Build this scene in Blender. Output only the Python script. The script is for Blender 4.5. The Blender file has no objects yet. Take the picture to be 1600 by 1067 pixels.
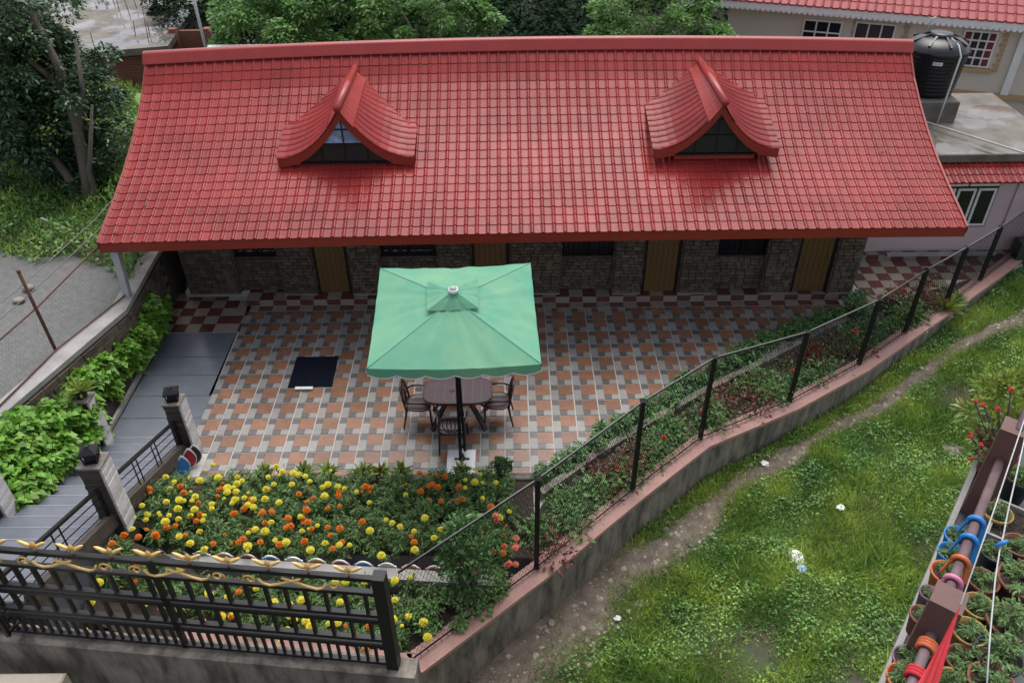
import bpy, math, random
import numpy as np
from mathutils import Vector, Matrix
random.seed(7); rng = np.random.default_rng(7)
SC = bpy.context.scene; COL = SC.collection
R = math.radians
# ------------------------------------------------------------------ camera, world, sun, exposure
CAM = Vector((5.400, -10.247, 10.134)); FPX = 1254.74
cd = bpy.data.cameras.new('camera'); cam = bpy.data.objects.new('camera', cd); COL.objects.link(cam)
cam.location = CAM; cam.rotation_euler = (R(52.968), R(.454), R(-.467))
cd.sensor_fit = 'HORIZONTAL'; cd.sensor_width = 36.0; cd.lens = 36.0*FPX/1600.0
cd.clip_start = .05; cd.clip_end = 600; SC.camera = cam
CM = cam.rotation_euler.to_matrix()
w = bpy.data.worlds.new('World'); SC.world = w; w.use_nodes = True
nt = w.node_tree; bg = nt.nodes['Background']; sky = nt.nodes.new('ShaderNodeTexSky')
SUN_EL, SUN_AZ = R(68), R(12)          # azimuth clockwise from +Y: behind the house, a little to the right
sky.sky_type = 'NISHITA'; sky.sun_disc = False; sky.sun_elevation = SUN_EL; sky.sun_rotation = SUN_AZ
sky.air_density = .7; sky.dust_density = 6.0; sky.ozone_density = .3; sky.altitude = 800
hsv = nt.nodes.new('ShaderNodeHueSaturation'); hsv.inputs['Saturation'].default_value = .45      # overcast: a whiter sky
nt.links.new(sky.outputs[0], hsv.inputs['Color']); nt.links.new(hsv.outputs[0], bg.inputs[0]); bg.inputs[1].default_value = .15
sd_ = bpy.data.lights.new('sun', 'SUN'); sd_.energy = .85; sd_.angle = R(50); sd_.color = (1, .97, .93)
sun = bpy.data.objects.new('sun', sd_); COL.objects.link(sun)
sdir = Vector((math.sin(SUN_AZ)*math.cos(SUN_EL), math.cos(SUN_AZ)*math.cos(SUN_EL), math.sin(SUN_EL)))
sun.rotation_euler = sdir.to_track_quat('Z', 'Y').to_euler(); sun.location = (0, 0, 30)
SC.view_settings.view_transform = 'Standard'; SC.view_settings.look = 'None'
SC.view_settings.gamma = 1; SC.view_settings.exposure = 1.02; SC.view_settings.use_curve_mapping = False
SC.render.engine = 'CYCLES'

# ------------------------------------------------------------------ helpers
def ray(x, y): return CM @ Vector(((x-800)/FPX, -(y-533.5)/FPX, -1))
def at(x, y, z=0.):                      # world point at height z seen at photo pixel x, y (for measuring the layout)
    d = ray(x, y); return CAM + d*((z-CAM.z)/d.z)
def aty(x, y, Y):
    d = ray(x, y); return CAM + d*((Y-CAM.y)/d.y)
def atd(x, y, dep): return CAM + ray(x, y)*dep

class MB:
    def __init__(s): s.v=[]; s.f=[]; s.m=[]; s.sm=[]
    def add(s, vs, fs, m=0, smooth=False):
        o=len(s.v); s.v += [tuple(v) for v in vs]; s.f += [tuple(o+i for i in f) for f in fs]
        s.m += [m]*len(fs); s.sm += [smooth]*len(fs); return s
    def box(s, x0,y0,z0,x1,y1,z1, m=0):
        return s.add([(x0,y0,z0),(x1,y0,z0),(x1,y1,z0),(x0,y1,z0),(x0,y0,z1),(x1,y0,z1),(x1,y1,z1),(x0,y1,z1)],
          [(0,3,2,1),(4,5,6,7),(0,1,5,4),(1,2,6,5),(2,3,7,6),(3,0,4,7)], m)
    def bbox(s, x0,y0,z0,x1,y1,z1, b=.01, m=0):      # box with a chamfered top rim
        s.add([(x0,y0,z0),(x1,y0,z0),(x1,y1,z0),(x0,y1,z0),(x0,y0,z1-b),(x1,y0,z1-b),(x1,y1,z1-b),(x0,y1,z1-b),
          (x0+b,y0+b,z1),(x1-b,y0+b,z1),(x1-b,y1-b,z1),(x0+b,y1-b,z1)],
          [(0,3,2,1),(8,9,10,11),(0,1,5,4),(1,2,6,5),(2,3,7,6),(3,0,4,7),(4,5,9,8),(5,6,10,9),(6,7,11,10),(7,4,8,11)], m); return s
    def beam(s, a, b, w, h, m=0, up=(0,0,1)):        # rectangular bar from a to b
        a=Vector(a); b=Vector(b); d=(b-a).normalized(); u=Vector(up)
        x=d.cross(u)
        if x.length<1e-4: x=d.cross(Vector((1,0,0)))
        x.normalize(); y=x.cross(d); vs=[]
        for p in (a,b):
            for i,j in ((-1,-1),(1,-1),(1,1),(-1,1)): vs.append(p+x*(i*w/2)+y*(j*h/2))
        return s.add(vs,[(0,1,2,3),(7,6,5,4),(0,4,5,1),(1,5,6,2),(2,6,7,3),(3,7,4,0)],m)
    def tube(s, pts, r, n=6, m=0, caps=True, smooth=True):
        pts=[Vector(p) for p in pts]; rs=r if isinstance(r,(list,tuple)) else [r]*len(pts); vs=[]; fs=[]
        t=(pts[1]-pts[0]).normalized(); x=t.orthogonal().normalized()
        for i,p in enumerate(pts):
            t=(pts[min(i+1,len(pts)-1)]-pts[max(i-1,0)]).normalized()
            x=(x-t*x.dot(t)); x = x.normalized() if x.length>1e-5 else t.orthogonal().normalized(); y=t.cross(x)
            for k in range(n):
                a=2*math.pi*k/n; vs.append(p+(x*math.cos(a)+y*math.sin(a))*rs[i])
        for i in range(len(pts)-1):
            for k in range(n):
                k2=(k+1)%n; fs.append((i*n+k,i*n+k2,(i+1)*n+k2,(i+1)*n+k))
        if caps: fs+= [tuple(range(n-1,-1,-1)), tuple((len(pts)-1)*n+k for k in range(n))]
        return s.add(vs,fs,m,smooth)
    def lathe(s, prof, n=20, c=(0,0,0), m=0, smooth=True):
        vs=[];fs=[]
        for r,z in prof:
            for k in range(n):
                a=2*math.pi*k/n; vs.append((c[0]+r*math.cos(a),c[1]+r*math.sin(a),c[2]+z))
        for i in range(len(prof)-1):
            for k in range(n):
                k2=(k+1)%n; fs.append((i*n+k,i*n+k2,(i+1)*n+k2,(i+1)*n+k))
        return s.add(vs,fs,m,smooth)
    def prism(s, poly, z0, z1, m=0):
        n=len(poly); vs=[(p[0],p[1],z0) for p in poly]+[(p[0],p[1],z1) for p in poly]
        fs=[tuple(range(n-1,-1,-1)),tuple(range(n,2*n))]+[(i,(i+1)%n,n+(i+1)%n,n+i) for i in range(n)]
        return s.add(vs,fs,m)
    def mesh(s, name, mats):
        me=bpy.data.meshes.new(name); me.from_pydata(s.v,[],s.f)
        for m in (mats if isinstance(mats,(list,tuple)) else [mats]): me.materials.append(m)
        me.polygons.foreach_set('material_index', s.m); me.polygons.foreach_set('use_smooth', s.sm); me.update(); return me
    def build(s, name, mats, parent=None, **k): return ob(name, s.mesh(name, mats), parent, **k)
def ob(name, data, parent=None, loc=None, rz=None, mat=None, stuff=False, **props):
    o=bpy.data.objects.new(name,data); COL.objects.link(o)
    if parent: o.parent=parent
    if loc is not None: o.location=loc
    if rz is not None: o.rotation_euler=(0,0,rz)
    if mat is not None: o.matrix_world=mat
    if stuff: o['kind']='stuff'
    for k,v in props.items(): o[k]=v
    return o
def tag(o, label, cat, group=None):
    o['label']=label; o['category']=cat
    if group: o['group']=group
    return o
def thing(name, label, cat, loc=(0,0,0), rz=0, group=None):
    return tag(ob(name,None,None,loc,rz),label,cat,group)
def struct(o): o['kind']='structure'; return o
def dup(o, parent=None):
    c=o.copy(); COL.objects.link(c)
    if parent: c.parent=parent
    for ch in o.children:
        d=ch.copy(); COL.objects.link(d); d.parent=c
        for g in ch.children: e=g.copy(); COL.objects.link(e); e.parent=d
    return c
def fast(name, V, F, mats, mi=None, smooth=False):       # numpy quad/tri mesh
    me=bpy.data.meshes.new(name); n=len(F); k=F.shape[1]
    me.vertices.add(len(V)); me.vertices.foreach_set('co',V.astype(np.float32).ravel())
    me.loops.add(n*k); me.loops.foreach_set('vertex_index',F.astype(np.int32).ravel())
    me.polygons.add(n); me.polygons.foreach_set('loop_start',np.arange(n,dtype=np.int32)*k)
    for m in (mats if isinstance(mats,(list,tuple)) else [mats]): me.materials.append(m)
    if mi is not None: me.polygons.foreach_set('material_index',mi.astype(np.int32))
    if smooth: me.polygons.foreach_set('use_smooth',np.ones(n,bool))
    me.update(calc_edges=True); return me

# ------------------------------------------------------------------ materials
def mat(name, c, c2=None, scale=8, rough=.7, bump=0., metal=0., spec=.5, ovar=0., ivar=0., coat=0., contrast=.5,
        coords='Object', stretch=(1,1,1), trans=0., bscale=None, detail=6, rvar=0., patch=0.):
    m=bpy.data.materials.new(name); m.use_nodes=True; t=m.node_tree; N=t.nodes; L=t.links; b=N['Principled BSDF']
    b.inputs['Roughness'].default_value=rough; b.inputs['Metallic'].default_value=metal
    b.inputs['Specular IOR Level'].default_value=spec; b.inputs['Coat Weight'].default_value=coat; b.inputs['Coat Roughness'].default_value=.12
    tc=N.new('ShaderNodeTexCoord'); mp=N.new('ShaderNodeMapping'); mp.inputs['Scale'].default_value=stretch
    L.new(tc.outputs[coords],mp.inputs[0])
    no=N.new('ShaderNodeTexNoise'); no.inputs['Scale'].default_value=scale; no.inputs['Detail'].default_value=detail; no.inputs['Roughness'].default_value=.65
    L.new(mp.outputs[0],no.inputs[0]); fac=no.outputs[0]
    if ovar>0 and coords=='Object':                      # shift the grain from one object to the next
        oi0=N.new('ShaderNodeObjectInfo'); ad=N.new('ShaderNodeVectorMath'); ad.operation='ADD'
        ml=N.new('ShaderNodeMath'); ml.operation='MULTIPLY'; ml.inputs[1].default_value=37.
        L.new(oi0.outputs['Random'],ml.inputs[0]); L.new(mp.outputs[0],ad.inputs[0]); L.new(ml.outputs[0],ad.inputs[1]); L.new(ad.outputs[0],no.inputs[0])
    cr=N.new('ShaderNodeValToRGB'); cr.color_ramp.elements[0].position=.5-contrast/2+.0; cr.color_ramp.elements[1].position=.5+contrast/2
    c2=c2 or tuple(x*.75 for x in c); cr.color_ramp.elements[0].color=(*c,1); cr.color_ramp.elements[1].color=(*c2,1)
    L.new(fac,cr.inputs[0]); col=cr.outputs[0]
    if ovar or ivar:
        hs=N.new('ShaderNodeHueSaturation'); L.new(col,hs.inputs['Color'])
        src=N.new('ShaderNodeNewGeometry').outputs['Random Per Island'] if ivar else N.new('ShaderNodeObjectInfo').outputs['Random']
        mr=N.new('ShaderNodeMapRange'); v=ivar or ovar; mr.inputs[3].default_value=1-v; mr.inputs[4].default_value=1+v
        L.new(src,mr.inputs[0]); L.new(mr.outputs[0],hs.inputs['Value'])
        if ivar:
            m2=N.new('ShaderNodeMath'); m2.operation='FRACT'; m3=N.new('ShaderNodeMath'); m3.operation='MULTIPLY'; m3.inputs[1].default_value=7.31
            L.new(src,m3.inputs[0]); L.new(m3.outputs[0],m2.inputs[0])
            mr2=N.new('ShaderNodeMapRange'); mr2.inputs[3].default_value=.485; mr2.inputs[4].default_value=.515
            L.new(m2.outputs[0],mr2.inputs[0]); L.new(mr2.outputs[0],hs.inputs['Hue'])
        col=hs.outputs[0]
    if patch:
        pn=N.new('ShaderNodeTexNoise'); pn.inputs['Scale'].default_value=1.1; pn.inputs['Detail'].default_value=3; g_=N.new('ShaderNodeNewGeometry'); L.new(g_.outputs['Position'],pn.inputs[0])
        pr_=N.new('ShaderNodeMapRange'); pr_.inputs[1].default_value=.35; pr_.inputs[2].default_value=.65; pr_.inputs[3].default_value=1-patch; pr_.inputs[4].default_value=1+patch
        h2=N.new('ShaderNodeHueSaturation'); L.new(col,h2.inputs['Color']); L.new(pn.outputs[0],pr_.inputs[0]); L.new(pr_.outputs[0],h2.inputs['Value'])
        ph=N.new('ShaderNodeMapRange'); ph.inputs[1].default_value=.35; ph.inputs[2].default_value=.65; ph.inputs[3].default_value=.52 if patch>.25 else .5; ph.inputs[4].default_value=.475 if patch>.25 else .5; L.new(pn.outputs[0],ph.inputs[0]); L.new(ph.outputs[0],h2.inputs['Hue']); col=h2.outputs[0]
    L.new(col,b.inputs['Base Color'])
    if rvar:
        mr=N.new('ShaderNodeMapRange'); mr.inputs[3].default_value=max(0.03,rough-rvar); mr.inputs[4].default_value=min(1,rough+rvar)
        L.new(fac,mr.inputs[0]); L.new(mr.outputs[0],b.inputs['Roughness'])
    if bump:
        bn=N.new('ShaderNodeTexNoise'); bn.inputs['Scale'].default_value=bscale or scale*3; bn.inputs['Detail'].default_value=5
        L.new(mp.outputs[0],bn.inputs[0]); bp=N.new('ShaderNodeBump'); bp.inputs['Strength'].default_value=bump; bp.inputs['Distance'].default_value=.02
        L.new(bn.outputs[0],bp.inputs['Height']); L.new(bp.outputs[0],b.inputs['Normal'])
    if trans:
        tr=N.new('ShaderNodeBsdfTranslucent'); L.new(col,tr.inputs[0]); mx=N.new('ShaderNodeMixShader'); mx.inputs[0].default_value=trans
        L.new(b.outputs[0],mx.inputs[1]); L.new(tr.outputs[0],mx.inputs[2]); L.new(mx.outputs[0],N['Material Output'].inputs[0])
    return m
M={}
M['roof']=mat('roof_red',(.235,.026,.024),(.185,.020,.019),3,.24,coat=.0,ovar=.13,spec=.18,patch=.14,bump=.02,bscale=14,rvar=.1)
M['roof_many']=mat('roof_red_many',(.235,.026,.024),(.185,.020,.019),3,.24,coat=.0,ovar=.13,spec=.18,patch=.14,bump=.02,bscale=14,rvar=.1)
M['fascia']=mat('fascia_red',(.24,.024,.014),(.19,.02,.012),2,.38)
M['flash']=mat('flashing_red',(.31,.04,.032),(.25,.03,.027),2,.28,bump=.08,bscale=4,spec=.4)
M['stone']=mat('wall_stone',(.14,.108,.075),(.055,.043,.034),9,.8,bump=.6,ovar=.35)
M['stone_many']=mat('wall_stone_many',(.14,.108,.075),(.055,.043,.034),9,.8,bump=.6,ivar=.35)
M['mortar']=mat('mortar',(.04,.038,.035),None,10,.95)
M['t_orange']=mat('tile_orange',(.265,.118,.066),(.165,.10,.070),9,.33,contrast=.3,patch=.12,ovar=.16,bump=.05,bscale=40,rvar=.1)
M['t_light']=mat('tile_light_grey',(.27,.262,.25),(.205,.20,.188),12,.33,patch=.12,ovar=.10,bump=.05,bscale=50,rvar=.1)
M['t_dark']=mat('tile_dark_grey',(.075,.073,.073),(.12,.115,.112),14,.35,ovar=.15,bump=.05,bscale=60)
M['grout']=mat('grout',(.50,.485,.46),(.40,.385,.36),20,.85)
M['c_red']=mat('checker_maroon',(.125,.045,.038),(.095,.033,.029),9,.22,ovar=.15,rvar=.1)
M['c_cream']=mat('checker_cream',(.28,.25,.20),(.22,.195,.155),9,.22,ovar=.10,rvar=.1)
M['door']=mat('door_wood',(.19,.105,.035),(.05,.025,.012),9,.4,stretch=(5,1,.35),bump=.05,contrast=.4)
M['dark']=mat('dark_interior',(.012,.012,.013),None,5,.8)
M['glass']=mat('window_glass',(.02,.02,.025),None,3,.12,spec=.35)
M['bluefilm']=mat('blue_pane',(.35,.5,.72),(.16,.2,.3),2,.1,contrast=.2)
M['black']=mat('black_paint',(.006,.006,.008),(.012,.012,.013),12,.42,spec=.3)
M['white']=mat('white_paint',(.72,.72,.70),(.6,.6,.58),6,.5)
M['greypost']=mat('grey_post',(.42,.43,.43),(.30,.31,.31),5,.6)
M['slate']=mat('path_slate',(.15,.165,.19),(.10,.11,.13),1.6,.22,rvar=.12,spec=.5)
M['lit_step_edge']=mat('lit_edge_grey',(.21,.225,.25),None,4,.4)
M['concrete']=mat('wall_concrete',(.23,.205,.17),(.06,.053,.044),2.6,.85,bump=.4,bscale=14,stretch=(1.6,1.6,.45),contrast=.28)
M['concrete_lt']=mat('light_concrete',(.36,.35,.33),(.2,.19,.175),3,.75,bump=.2)
M['coping']=mat('pink_coping',(.37,.21,.18),(.29,.16,.135),4,.7,bump=.1)
M['road']=mat('road_gravel',(.17,.17,.165),(.10,.10,.095),7,.9,bump=.8,bscale=40)
M['rust']=mat('rust',(.13,.05,.03),(.07,.03,.02),20,.85)
M['wire']=mat('galvanised_wire',(.2,.19,.18),None,20,.6,metal=.3)
M['rope']=mat('pale_rope',(.5,.53,.5),None,20,.8)
M['brick']=mat('brick_red',(.23,.09,.065),(.15,.065,.05),9,.9,ovar=.25,bump=.2)
M['canopy']=mat('canopy_green',(.115,.36,.25),(.20,.42,.26),1.1,.75,spec=.2,trans=.22,contrast=.3)
M['seam']=mat('canopy_seam',(.13,.40,.28),None,4,.8)
M['plastic']=mat('maroon_plastic',(.035,.014,.018),(.028,.011,.014),5,.35,bump=.02)
M['tabletop']=mat('maroon_table_top',(.065,.035,.045),(.05,.028,.036),5,.38,spec=.3)
M['tabletop2']=mat('maroon_table_inlay',(.11,.07,.08),None,5,.3)
M['matblue']=mat('navy_mat',(.003,.005,.011),(.008,.009,.017),10,1.0,spec=.1,bump=.4)
M['marble']=mat('marble_white',(.62,.62,.62),(.5,.5,.5),6,.25)
M['gold']=mat('gold_paint',(.72,.50,.20),(.6,.36,.10),10,.38,metal=.25)
M['soil']=mat('bed_soil',(.055,.038,.028),(.03,.022,.017),12,.95,bump=.8)
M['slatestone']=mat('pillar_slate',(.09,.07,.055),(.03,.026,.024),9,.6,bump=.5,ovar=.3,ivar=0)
M['litstone']=mat('pillar_lit_stone',(.70,.68,.66),(.46,.44,.42),8,.6,bump=.3,ovar=.15)
M['pink']=mat('pink_wall',(.55,.42,.44),(.49,.37,.39),1.2,.75)
M['beige']=mat('beige_wall',(.55,.50,.42),(.48,.44,.36),.8,.8)
M['tan']=mat('tan_trim',(.42,.28,.14),(.36,.24,.12),4,.7)
M['redroof2']=mat('far_red_roof',(.27,.03,.03),(.22,.025,.025),3,.6)
M['tank']=mat('black_tank',(.008,.009,.014),None,4,.32)
M['curtain']=mat('red_curtain',(.18,.02,.035),(.08,.012,.02),6,.8)
M['brownpost']=mat('brown_post_paint',(.13,.06,.05),(.09,.045,.038),6,.6,bump=.1)
M['pipe']=mat('pipe_paint',(.17,.12,.13),(.10,.06,.06),8,.45)
M['terracotta']=mat('terracotta',(.22,.08,.045),(.14,.06,.04),8,.75)
M['potblack']=mat('black_pot',(.025,.035,.03),None,8,.5)
M['potblue']=mat('blue_plastic',(.02,.20,.55),None,8,.35)
M['potyellow']=mat('yellow_pot',(.40,.26,.08),None,8,.6)
M['potpurple']=mat('purple_pot',(.20,.12,.18),None,8,.5)
M['pinkplastic']=mat('pink_plastic',(.62,.20,.32),None,8,.4)
M['orangeplastic']=mat('orange_plastic',(.55,.13,.04),None,8,.4)
M['redcloth']=mat('red_cloth',(.62,.035,.045),(.5,.03,.035),9,.8,trans=.2)
M['flooring']=mat('terrace_floor',(.03,.035,.045),(.06,.065,.08),5,.45,rvar=.2)
M['trunk']=mat('bark',(.13,.105,.08),(.06,.05,.04),9,.9,bump=.5,stretch=(1,1,.3))
def leafmat(name,c,tr=.3,rough=.5,iv=.45,spec=.4,patch=0.): return mat(name,c,tuple(x*.7 for x in c),2,rough,ivar=iv,trans=tr,spec=spec,patch=patch)
M['leaf_dark']=leafmat('leaf_glossy_dark',(.065,.12,.052),.15,.34,.5,.5)
M['leaf_mid']=leafmat('leaf_mid',(.055,.125,.028),.3)
M['leaf_back']=leafmat('leaf_back',(.14,.30,.07),.35)
M['leaf_forest']=leafmat('leaf_forest',(.016,.04,.017),.1,.9,.5,.1)
M['leaf_vine']=leafmat('leaf_vine',(.17,.36,.045),.3,.4,.4)
M['leaf_mari']=leafmat('leaf_marigold',(.135,.235,.075),.25,.6)
M['leaf_hedge']=leafmat('leaf_hedge',(.11,.23,.075),.25,.5)
M['leaf_red']=leafmat('leaf_red_brown',(.15,.04,.03),.2,.5)
M['leaf_low']=leafmat('leaf_low',(.12,.24,.06),.25,.5)
M['leaf_yellow']=leafmat('leaf_yellow_green',(.28,.36,.07),.3,.5,.3)
M['grass']=leafmat('grass_blade',(.27,.42,.08),.38,.6,.5,.3,.3)
M['weed']=leafmat('weed_leaf',(.17,.33,.085),.32,.5,.55,.4,.35)
M['fl_y']=leafmat('marigold_yellow',(.85,.76,.07),.25,.6,.12)
M['fl_o']=leafmat('marigold_orange',(.78,.22,.015),.25,.6,.2)
M['fl_r']=leafmat('red_flower',(.65,.05,.04),.2,.6,.2)
M['fl_p']=leafmat('salmon_flower',(.75,.22,.14),.2,.6,.2)
M['paint_b']=mat('petal_blue',(.04,.25,.65),None,5,.5); M['paint_r']=mat('petal_red',(.40,.02,.04),None,5,.5)
M['paint_k']=mat('petal_black',(.02,.02,.022),None,5,.5); M['paint_o']=mat('petal_orange',(.70,.30,.05),None,5,.5); M['paint_p']=mat('petal_pink',(.50,.07,.13),None,5,.5)
# ground: soil showing through moss and green
def ground_mat():
    m=mat('ground_soil',(.10,.075,.055),(.045,.036,.028),5,.95,bump=.9,bscale=16,coords='Object'); t=m.node_tree; N=t.nodes; L=t.links
    b=N['Principled BSDF']; old=b.inputs['Base Color'].links[0].from_socket
    no=N.new('ShaderNodeTexNoise'); no.inputs['Scale'].default_value=1.1; no.inputs['Detail'].default_value=8
    tc=N.new('ShaderNodeTexCoord'); L.new(tc.outputs['Object'],no.inputs[0])
    cr=N.new('ShaderNodeValToRGB'); cr.color_ramp.elements[0].position=.46; cr.color_ramp.elements[1].position=.56
    L.new(no.outputs[0],cr.inputs[0]); mx=N.new('ShaderNodeMixRGB'); L.new(cr.outputs[0],mx.inputs[0]); L.new(old,mx.inputs[1]); mx.inputs[2].default_value=(.05,.075,.03,1)
    L.new(mx.outputs[0],b.inputs['Base Color']); return m
M['ground']=ground_mat()
M['trail']=mat('trail_dirt',(.20,.16,.12),(.06,.048,.038),5,.95,bump=.9,bscale=22)
M['pebble']=mat('pebbles',(.30,.27,.23),(.14,.12,.10),8,.8,ivar=.4)
def wetmat():                                            # wet cement slab with puddles
    m=mat('wet_slab',(.17,.15,.125),(.085,.078,.062),1.6,.7,bump=.1,contrast=.3); t=m.node_tree; N=t.nodes; L=t.links; b=N['Principled BSDF']
    no=N.new('ShaderNodeTexNoise'); no.inputs['Scale'].default_value=.75; no.inputs['Detail'].default_value=3; tc=N.new('ShaderNodeTexCoord'); L.new(tc.outputs['Object'],no.inputs[0])
    mr=N.new('ShaderNodeMapRange'); mr.inputs[1].default_value=.47; mr.inputs[2].default_value=.55; mr.inputs[3].default_value=.75; mr.inputs[4].default_value=.06
    L.new(no.outputs[0],mr.inputs[0]); L.new(mr.outputs[0],b.inputs['Roughness']); b.inputs['Normal'].links and L.remove(b.inputs['Normal'].links[0]); return m
M['wet']=wetmat()
# ------------------------------------------------------------------ foliage tools
def leaves(P, D, S, asp=.5, fold=.18, droop=.0):
    n=len(P); D=D/np.maximum(np.linalg.norm(D,axis=1,keepdims=True),1e-6)
    r=rng.normal(size=(n,3)); X=np.cross(D,r); X/=np.maximum(np.linalg.norm(X,axis=1,keepdims=True),1e-6); Nn=np.cross(X,D)
    S=S[:,None]; a=P; c=P+D*S; c[:,2]-=droop*S[:,0]; m=P+D*S*.45+Nn*S*fold
    V=np.stack([a,m-X*S*asp/2,c,m+X*S*asp/2],1).reshape(-1,3); F=np.arange(n*4).reshape(-1,4); return V,F
def up_leaves(P, D, S, asp=.6, tilt=.5):                  # leaves whose faces look up to the light
    n=len(P); D=D.copy(); D[:,2]*=.35; D/=np.maximum(np.linalg.norm(D,axis=1,keepdims=True),1e-6)
    Z=np.array([0,0,1.])+rng.normal(size=(n,3))*tilt; X=np.cross(D,Z); X/=np.maximum(np.linalg.norm(X,axis=1,keepdims=True),1e-6)
    S=S[:,None]; c=P+D*S; c[:,2]-=.25*S[:,0]; m=P+D*S*.4
    V=np.stack([P,m-X*S*asp/2,c,m+X*S*asp/2],1).reshape(-1,3); return V,np.arange(n*4).reshape(-1,4)
def sph(n): v=rng.normal(size=(n,3)); return v/np.linalg.norm(v,axis=1,keepdims=True)
def crown_pts(n, rad, clumps, cr, seed_shell=.75, squash=1.):
    """points on leaf clumps spread through an ellipsoid; returns positions and outward directions"""
    cc=sph(clumps)*(rng.uniform(seed_shell,1.0,(clumps,1)))**1*np.array(rad); k=rng.integers(0,clumps,n)
    rr=cr*rng.uniform(.6,1.35,clumps); d=sph(n); d[:,2]=np.where(rng.random(n)<.7,np.abs(d[:,2]),d[:,2])
    p=cc[k]+d*rr[k][:,None]*rng.uniform(.55,1.08,(n,1))*np.array([1,1,.8*squash]); return p,d
def crown_mesh(name, n, rad, clumps, cr, size, mats, up=False, asp=.55, **k):
    p,d=crown_pts(n,rad,clumps,cr,**k); S=size*rng.uniform(.6,1.3,n)
    V,F=(up_leaves if up else leaves)(p,d+rng.normal(size=(n,3))*.5,S,asp); return fast(name,V,F,mats)
def trunk_mb(h, r, lean=(0,0), branches=5, spread=1., top=.9):
    b=MB(); pts=[Vector((lean[0]*t**1.5,lean[1]*t**1.5,h*t)) for t in (0,.25,.5,.75,1)]
    b.tube(pts,[r*1.25,r,r*.8,r*.6,r*.3],8)
    for i in range(branches):
        t=random.uniform(.35,.9); p=Vector((lean[0]*t**1.5,lean[1]*t**1.5,h*t)); a=random.uniform(0,6.28)
        q=p+Vector((math.cos(a)*spread,math.sin(a)*spread,random.uniform(.4,1.)*spread)); mid=(p+q)/2+Vector((0,0,.12*spread))
        b.tube([p,mid,q],[r*.5,r*.32,r*.1],6)
    return b

# ------------------------------------------------------------------ ground
def gz(x,y):
    return min(-.25,max(-1.35,-1.0+.075*(x-6)))+.07*math.sin(x*1.3+.7*y)*math.cos(y*1.1)+(.10*max(0,-(y+1.5-.62*(x-8)))*.25 if x>5 else 0)
g=MB(); xs=[-60,-30,-12,-6]+[i*.75 for i in range(-6,34)]+[30,45,80]; ys=[-30,-20,-12]+[i*.75 for i in range(-13,14)]+[14,20,30,50,90]
for y in ys:
    for x in xs: g.v.append((x,y,gz(max(-6,min(x,25)),max(-10,min(y,12)))))
nx=len(xs)
for j in range(len(ys)-1):
    for i in range(nx-1): g.f.append((j*nx+i,j*nx+i+1,(j+1)*nx+i+1,(j+1)*nx+i)); g.m.append(0); g.sm.append(True)
struct(g.build('ground',M['ground']))
# walked dirt trail beside the boundary wall
TR=[(q.x,q.y,w_) for q,w_ in ((at(x,y,z),w_*(1.05 if w_<.3 else 1.0)) for x,y,z,w_ in ((1700,450,-.25,.2),(1600,500,-.3,.2),(1512,541,-.4,.19),(1475,564,-.45,.18),(1417,609,-.6,.17),(1375,644,-.65,.17),(1312,674,-.7,.18),(1262,704,-.75,.18),(1225,731,-.8,.19),(1175,751,-.85,.20),(1137,774,-.85,.22),(1100,812,-.9,.28),(1045,860,-.95,.38),(985,885,-1,.50),(930,925,-1,.62),(870,975,-1.05,.75),(800,1040,-1.1,.85),(730,1100,-1.15,.95)))]
def trail_d(x,y):
    best=9
    for (x0,y0,w0),(x1,y1,w1) in zip(TR,TR[1:]):
        dx,dy=x1-x0,y1-y0; t=max(0,min(1,((x-x0)*dx+(y-y0)*dy)/(dx*dx+dy*dy))); d=math.hypot(x-x0-t*dx,y-y0-t*dy)/(w0+(w1-w0)*t)
        best=min(best,d)
    return best
tb=MB(); pts=[]
for i,((x0,y0,w0),(x1,y1,w1)) in enumerate(zip(TR,TR[1:])):
    for k in range(4):
        t=k/4; pts.append((x0+(x1-x0)*t,y0+(y1-y0)*t,w0+(w1-w0)*t))
for x,y,wd in pts:
    for s in (-1.25,-.8,-.3,.3,.8,1.25):
        px,py=x+s*wd*.53*(1+.25*math.sin(x*4+s*3)),y-s*wd*.84*(1+.25*math.sin(y*5+s)); tb.v.append((px,py,gz(px,py)+(.035 if abs(s)<1 else -.04)))
for i in range(len(pts)-1):
    for j in range(5): tb.f.append((i*6+j,(i+1)*6+j,(i+1)*6+j+1,i*6+j+1)); tb.m.append(0); tb.sm.append(True)
for i_,v_ in enumerate(tb.v): tb.v[i_]=(v_[0]+.05*math.sin(v_[1]*9),v_[1]+.05*math.sin(v_[0]*8),v_[2])
struct(tb.build('dirt_trail',M['trail']))
# boundary wall line (post feet) and its coping
BW=[(4.0,-4.12),(5.75,-2.62),(7.40,-1.08),(8.76,.12),(10.62,1.08),(12.32,2.18),(13.65,3.22),(14.92,4.20),(16.15,5.18),(19.5,7.9)]
def offs(line,d):                                        # offset polyline to the right-hand (outer) side
    out=[]
    for i,p in enumerate(line):
        a=line[max(i-1,0)]; b=line[min(i+1,len(line)-1)]; dx,dy=b[0]-a[0],b[1]-a[1]; l=math.hypot(dx,dy); out.append((p[0]+dy/l*d,p[1]-dx/l*d))
    return out
# left retaining wall line (inner top edge)
LW=[(-4.75,-6.2),(-2.95,-.6),(-2.02,2.5),(-2.14,4.5),(-2.2,9.5)]
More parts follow.
